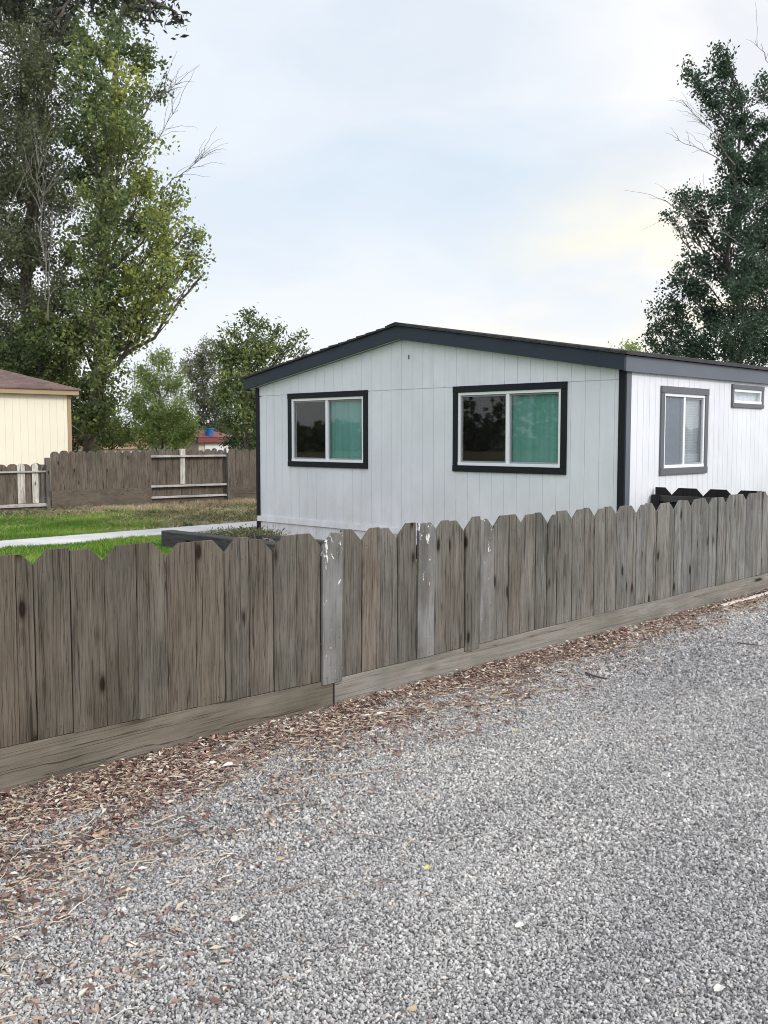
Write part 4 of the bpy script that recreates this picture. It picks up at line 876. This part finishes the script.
M['leafA'] = leafmat('cottonwood_leaves', (.055,.090,.045), (.165,.22,.085), (.50,.52,.12), .45)
M['leafB'] = leafmat('dull_olive_leaves', (.075,.085,.058), (.175,.20,.105), (.29,.31,.17), .42)
M['leafC'] = leafmat('bright_leaves', (.11,.17,.05), (.24,.32,.10), (.44,.50,.18), .48)
M['leafE'] = leafmat('dark_elm_leaves', (.035,.060,.042), (.070,.115,.070), (.15,.20,.11), .32)
Zb = 30.
baseB = gz(92, 437+1.6*F/Zb); 
tree('cottonwood_tree', 'tall cottonwood with yellow-green foliage on its right side behind the back fence', (baseB[0], baseB[1], 0), far(118, -60, Zb), lob(Zb, [
    (118, 20, 26, 0, .35), (95, 45, 30, -1, .30), (70, 60, 26, .5, .28), (140, 55, 22, .6, .35), (122, 75, 16, -1.6, .95), (120, 110, 30, -.5, .55), (92, 110, 28, 1, .35), (75, 140, 26, -1, .35), (100, 150, 30, 0, .45),
    (130, 150, 26, -1.2, .70), (148, 185, 24, -.6, .72), (120, 185, 30, 1, .45), (85, 185, 28, -.5, .35), (170, 205, 22, .2, .55), (188, 228, 21, 0, .60), (160, 230, 28, -1, .65), (130, 225, 26, 1.2, .40),
    (192, 262, 16, .4, .55), (178, 262, 22, -.6, .80), (150, 275, 28, -1.4, .70), (120, 268, 28, .8, .40), (90, 235, 28, 0, .35), (172, 295, 20, 0, .78), (148, 315, 24, -.8, .70), (118, 312, 28, .8, .45),
    (92, 290, 28, -.6, .35), (130, 345, 20, .4, .55), (100, 345, 26, 0, .40), (88, 385, 24, .6, .35), (96, 418, 22, 0, .42), (75, 330, 30, 1.2, .30), (200, 250, 9, 1, .5), (205, 272, 7, -.5, .5), (98, 200, 30, -2.5, .45), (100, 250, 30, -2.4, .40), (92, 320, 28, -2.2, .40), (105, 370, 24, -2, .45), (84, 420, 24, -2, .40), (105, 440, 18, -1.5, .45), (152, 60, 14, .5, .4), (158, 92, 12, .8, .3), (118, 400, 16, -1, .45), (88, 90, 26, -2.5, .4), (120, 130, 26, -2.5, .5), (60, 20, 30, 1, .3), (125, -10, 30, 1, .3)]),
    .26, M['leafA'], .13, 2.35, 'big trees behind the back fence', dead=[(far(96, 300, Zb-1.5), far(118, 200, Zb-2), 7), (far(120, 130, Zb), far(182, 82, Zb-.5), 16), (far(130, 175, Zb), far(178, 110, Zb), 14), (far(150, 200, Zb), far(216, 150, Zb), 14)], nsub=11, aspect=.62)
Za = 31.5
baseA = gz(22, 437+1.6*F/Za)
tree('grey_green_tree', 'tall dull grey-green tree at the left edge with pale dead twigs', (baseA[0], baseA[1], 0), far(25, -80, Za), lob(Za, [
    (-30, 20, 45, 0, .35), (12, 10, 34, -.5, .40), (45, 30, 26, .4, .45), (20, 60, 36, -1, .35), (52, 85, 24, -.8, .5), (-15, 90, 40, 0, .3), (30, 110, 34, .5, .45), (5, 140, 36, -1, .35), (42, 160, 30, -1, .50), (60, 130, 18, 1, .45),
    (15, 190, 34, 0, .35), (-25, 180, 40, 1, .3), (48, 210, 30, 1, .40), (10, 235, 32, -1, .25), (38, 255, 30, 0, .35), (-20, 260, 36, 0, .25), (65, 265, 20, 0, .45), (12, 290, 30, 1, .3), (48, 305, 28, -1, .55), (70, 330, 22, -1.5, .55),
    (25, 335, 30, -1.2, .50), (-10, 330, 34, -.5, .40), (50, 355, 26, -1, .5), (5, 365, 28, 0, .25), (72, 380, 18, .5, .35), (35, 385, 28, .5, .2), (40, 60, 26, -2.5, .4), (30, 150, 26, -2.5, .4), (20, 240, 26, -2.5, .3), (45, 180, 22, -2, .5), (60, 290, 22, -2, .55), (-10, 400, 30, 1, .2), (62, 415, 24, 1, .3)]),
    .26, M['leafB'], .12, 2.6, 'big trees behind the back fence', dead=[(far(45, 300, Za-4.5), far(38, 150, Za-4.8), 26), (far(48, 320, Za-4.2), far(52, 210, Za-4.5), 10), (far(8, 220, Za-4.5), far(30, 160, Za-4.8), 6)], nsub=11, aspect=.5)
Zh = 29.2; baseH = gz(38, 437+1.6*F/Zh)
tree('round_green_tree', 'deep green round-topped tree directly behind the roof of the cream house', (baseH[0], baseH[1], 0), far(38, 330, Zh), lob(Zh, [
    (50, 322, 16, 0, .45), (30, 336, 17, 0, .4), (66, 335, 13, .3, .45), (12, 352, 16, 0, .35), (45, 348, 20, -.4, .4), (68, 358, 15, 0, .4), (-8, 350, 16, .3, .35), (25, 368, 18, 0, .35), (52, 375, 18, 0, .35), (78, 385, 12, .4, .4), (5, 378, 18, .3, .3), (80, 412, 12, .4, .4)]),
    .14, M['leafA'], .13, 3.6, nsub=12, splat=.25, aspect=.6)
# willowy sapling
Zc = 27.5; baseC = gz(158, 437+1.6*F/Zc)
tree('green_sapling', 'bright green willowy sapling between the big trees behind the back fence', (baseC[0], baseC[1], 0), far(160, 355, Zc), lob(Zc, [
    (160, 362, 11, 0, .6), (150, 385, 15, 0, .5), (172, 385, 14, .3, .6), (135, 405, 14, -.3, .4), (158, 412, 20, 0, .55), (182, 412, 15, .2, .55), (125, 430, 13, .3, .35), (148, 436, 16, -.3, .5), (175, 438, 17, 0, .65), (190, 432, 10, 0, .5), (140, 372, 8, .5, .45)]),
    .06, M['leafC'], .11, 4.5, nsub=16, splat=.28, aspect=.3)
Zd = 26.; baseD = gz(246, 437+1.6*F/Zd)
tree('leafy_tree', 'mid-green broad tree with a sparse top beside the white house', (baseD[0], baseD[1], 0), far(250, 330, Zd), lob(Zd, [
    (248, 318, 9, 0, .35), (262, 325, 8, .3, .4), (232, 332, 9, 0, .4), (280, 330, 8, 0, .35), (298, 340, 8, 0, .35), (285, 350, 9, .3, .35), (305, 352, 6, 0, .3), (222, 345, 9, 0, .45), (240, 350, 14, 0, .40), (264, 352, 13, -.3, .50), (225, 368, 14, .3, .40), (248, 375, 17, -.4, .45),
    (272, 375, 16, .3, .4), (300, 372, 12, .6, .35), (232, 398, 17, 0, .40), (258, 402, 18, -.4, .45), (218, 388, 12, .6, .35), (245, 424, 17, .2, .35), (262, 350, 16, 0, .45), (245, 360, 18, 0, .4), (235, 380, 18, -.5, .45), (262, 390, 18, -.5, .4), (250, 410, 20, -.8, .4), (226, 420, 12, 0, .4), (285, 405, 18, .8, .3), (262, 432, 15, 0, .3)]),
    .12, M['leafA'], .125, 3.4, nsub=14, splat=.26, aspect=.42)
Ze = 41.; baseE = gz(201, 437+1.6*F/Ze)
tree('brownish_tree', 'dull olive tree with fine twigs standing behind the leafy tree', (baseE[0], baseE[1], 0), far(203, 350, Ze), lob(Ze, [
    (200, 358, 14, 0, .55), (214, 352, 10, 0, .5), (188, 372, 13, 0, .5), (208, 378, 18, 0, .45), (195, 398, 17, 0, .4), (218, 400, 15, 0, .3), (205, 418, 16, 0, .25), (225, 425, 14, 0, .2)]),
    .10, M['leafB'], .115, 2.8, nsub=16, splat=.3, aspect=.4)
Zr = 33.; baseR = gz(752, 437+1.6*F/Zr)
tree('dark_elm_tree', 'tall dark green tree rising behind the right end of the white house', (baseR[0], baseR[1], 0), far(728, 60, Zr), lob(Zr, [
    (720, 52, 8, 0, .5), (714, 68, 10, 0, .45), (730, 72, 10, .3, .45), (692, 76, 9, 0, .5), (706, 90, 11, 0, .4), (728, 94, 14, 0, .4), (742, 100, 9, .5, .4), (712, 112, 11, 0, .35), (736, 120, 13, 0, .35), (722, 138, 15, 0, .35), (748, 140, 13, .4, .3), (765, 125, 12, .5, .35), (766, 160, 20, 1, .3),
    (735, 162, 17, 0, .3), (752, 182, 20, 0, .3), (728, 182, 12, .2, .3), (780, 200, 26, 1, .3), (738, 205, 13, .5, .3), (692, 198, 11, 0, .35), (712, 200, 15, 0, .35), (682, 208, 8, 0, .4), (700, 218, 13, .4, .3), (728, 222, 12, 0, .3), (718, 240, 11, 0, .3), (760, 235, 18, 1, .3),
    (692, 262, 11, 0, .35), (708, 262, 13, .3, .35), (680, 280, 14, 0, .4), (700, 285, 18, 0, .35), (728, 275, 18, .4, .3), (750, 290, 20, 1, .3), (664, 305, 11, 0, .4), (678, 315, 17, 0, .35), (705, 318, 20, 0, .3), (735, 318, 20, 0, .25), (762, 320, 22, 1, .25), (655, 330, 10, 0, .4), (672, 345, 18, 0, .3), (700, 352, 20, .4, .25), (730, 352, 20, 0, .25), (765, 352, 22, 1, .25), (652, 350, 9, 0, .35), (790, 270, 28, 1, .3), (742, 200, 16, -1.6, .3), (745, 255, 15, -1.5, .3), (742, 285, 18, -1.6, .3), (744, 335, 20, -1.8, .28), (740, 230, 14, -1.2, .3), (730, 150, 10, -1, .35), (724, 62, 7, 0, .4), (770, 90, 14, 1, .3), (790, 118, 20, 1, .3), (768, 175, 18, 0, .3), (775, 240, 22, 0, .3), (768, 275, 20, -.5, .3), (785, 320, 24, 0, .3), (800, 160, 26, 1, .3), (688, 72, 8, .2, .5), (678, 195, 9, .3, .4), (668, 215, 7, 0, .4), (690, 232, 9, .2, .35), (655, 318, 9, 0, .4), (648, 338, 9, .2, .4)]),
      .13, M['leafE'], .125, 3.7, bark_=M['darkbark'], dead=[(far(735, 165, Zr-1), far(682, 100, Zr-1), 16), (far(720, 160, Zr-1), far(675, 140, Zr-1), 6), (far(748, 250, Zr-1.5), far(670, 205, Zr-1.5), 24), (far(700, 250, Zr-1), far(668, 215, Zr-1), 6), (far(790, 110, Zr), far(755, 40, Zr), 6)], nsub=13, splat=.30, aspect=.55)
Zf = 46.; baseF = gz(630, 437+1.6*F/Zf)
tree('distant_tree', 'yellow-green treetop just showing above the roof edge', (baseF[0], baseF[1], 0), far(632, 350, Zf), lob(Zf, [(632, 352, 9, 0, .7), (618, 356, 8, 0, .7), (628, 372, 20, 0, .6), (640, 358, 8, 0, .6)]), .12, M['leafC'], .16, 3, nsub=12, splat=.25)
Zg = 44.; baseG = gz(374, 437+1.6*F/Zg)
# low bushes behind the fence
for px, py, rr_, Z, mm, lb in ((112, 428, 14, 31, 'leafA', 'round green bush behind the tall fence at the trunk of the cottonwood'), (78, 430, 16, 33, 'leafB', 'dark olive bush beside the cream house corner'), (238, 436, 10, 30, 'leafE', 'small dark bush at the foot of the leafy tree'), (166, 425, 14, 38, 'leafB', 'dull bush far behind the green sapling'), (262, 430, 14, 33, 'leafA', 'green bush by the house behind the leafy tree')):
    bz_ = gz(px, 437+1.6*F/Z); c = far(px, py, Z); r = rr_/F*Z
    tree('bush', lb, (bz_[0], bz_[1], 0), (c[0], c[1], c[2]), [(c, (r, r, r), .4), (c+np.array((r*.6, -r*.4, -r*.6)), (r*.8, r*.8, r*.8), .35), (c+np.array((-r*.6, r*.5, -r*.7)), (r*.8, r*.8, r*.8), .35)], .06, M[mm], .11, 3.5, 'bushes behind the back fence', nsub=10, splat=.2, cat='bush')
# overhanging near tree whose trunk stands outside the view at the left
Zn = 9.5; bn = far(-260, 500, Zn)
M['leafN'] = leafmat('dark_near_leaves', (.022,.026,.022), (.045,.052,.036), (.10,.11,.06), .25)
HUB = np.array([far(-260, -120, Zn), far(-190, -125, Zn), far(-120, -110, Zn), far(-60, -80, Zn+.1), far(-10, -55, Zn), far(40, -40, Zn), far(85, -28, Zn), far(120, -14, Zn-.1), far(150, 0, Zn), far(176, 12, Zn)])
def ln(px, py, rp, dz, t): r = rp/F*(Zn+dz); return (far(px, py, Zn+dz), (r, r, r*.6), t)
tree('overhanging_tree', 'dark leafy branches hanging into the top left corner from a nearer tree', (bn[0], bn[1], 0), far(-200, -260, Zn), [ln(-150, -80, 110, .3, .4), (far(-260, -150, Zn), (1.6, 1.6, 1.2), .4), ln(-60, -45, 50, 0, .4), ln(-10, -20, 30, .2, .4), ln(40, -16, 26, 0, .4), ln(62, 14, 16, .1, .35), ln(48, 30, 13, -.2, .3), ln(56, 42, 8, 0, .3), ln(75, -10, 24, .3, .4), ln(100, -12, 22, -.1, .45), ln(128, -6, 18, 0, .45), ln(140, 8, 11, 0, .5), ln(158, 8, 11, .1, .5), ln(172, 14, 9, 0, .5), ln(178, 22, 6, 0, .5), ln(20, 2, 20, .4, .4), ln(150, 20, 7, 0, .4)],
     .16, M['leafN'], .085, 2.6, nsub=13, splat=.26, limbr=.012, up=-.2, aspect=.36, hub=HUB)
# far-off wood along the horizon
n = 60000; an = RNG.uniform(radians(-60), radians(260), n); rr = RNG.uniform(95, 125, n); hh = (2.6+1.6*np.sin(an*37)*np.sin(an*11+1)+.8*np.sin(an*90))*np.where(an > 2.25, 3.2, 1)
P = np.column_stack([np.cos(an)*rr, np.sin(an)*rr, RNG.random(n)*hh]); V, Fc = quads(P, np.full(n, .5), np.full(n, .35), rotmats(n), .3)
tag(link('far_wood', npmesh('far_wood', V, Fc, {'tint': np.repeat(np.clip(.35+.2*np.sin(an*37)+RNG.normal(size=n)*.12, 0, 1), 4)}), M['leafB']), 'low far-off line of trees along the horizon', 'wood', kind='stuff')
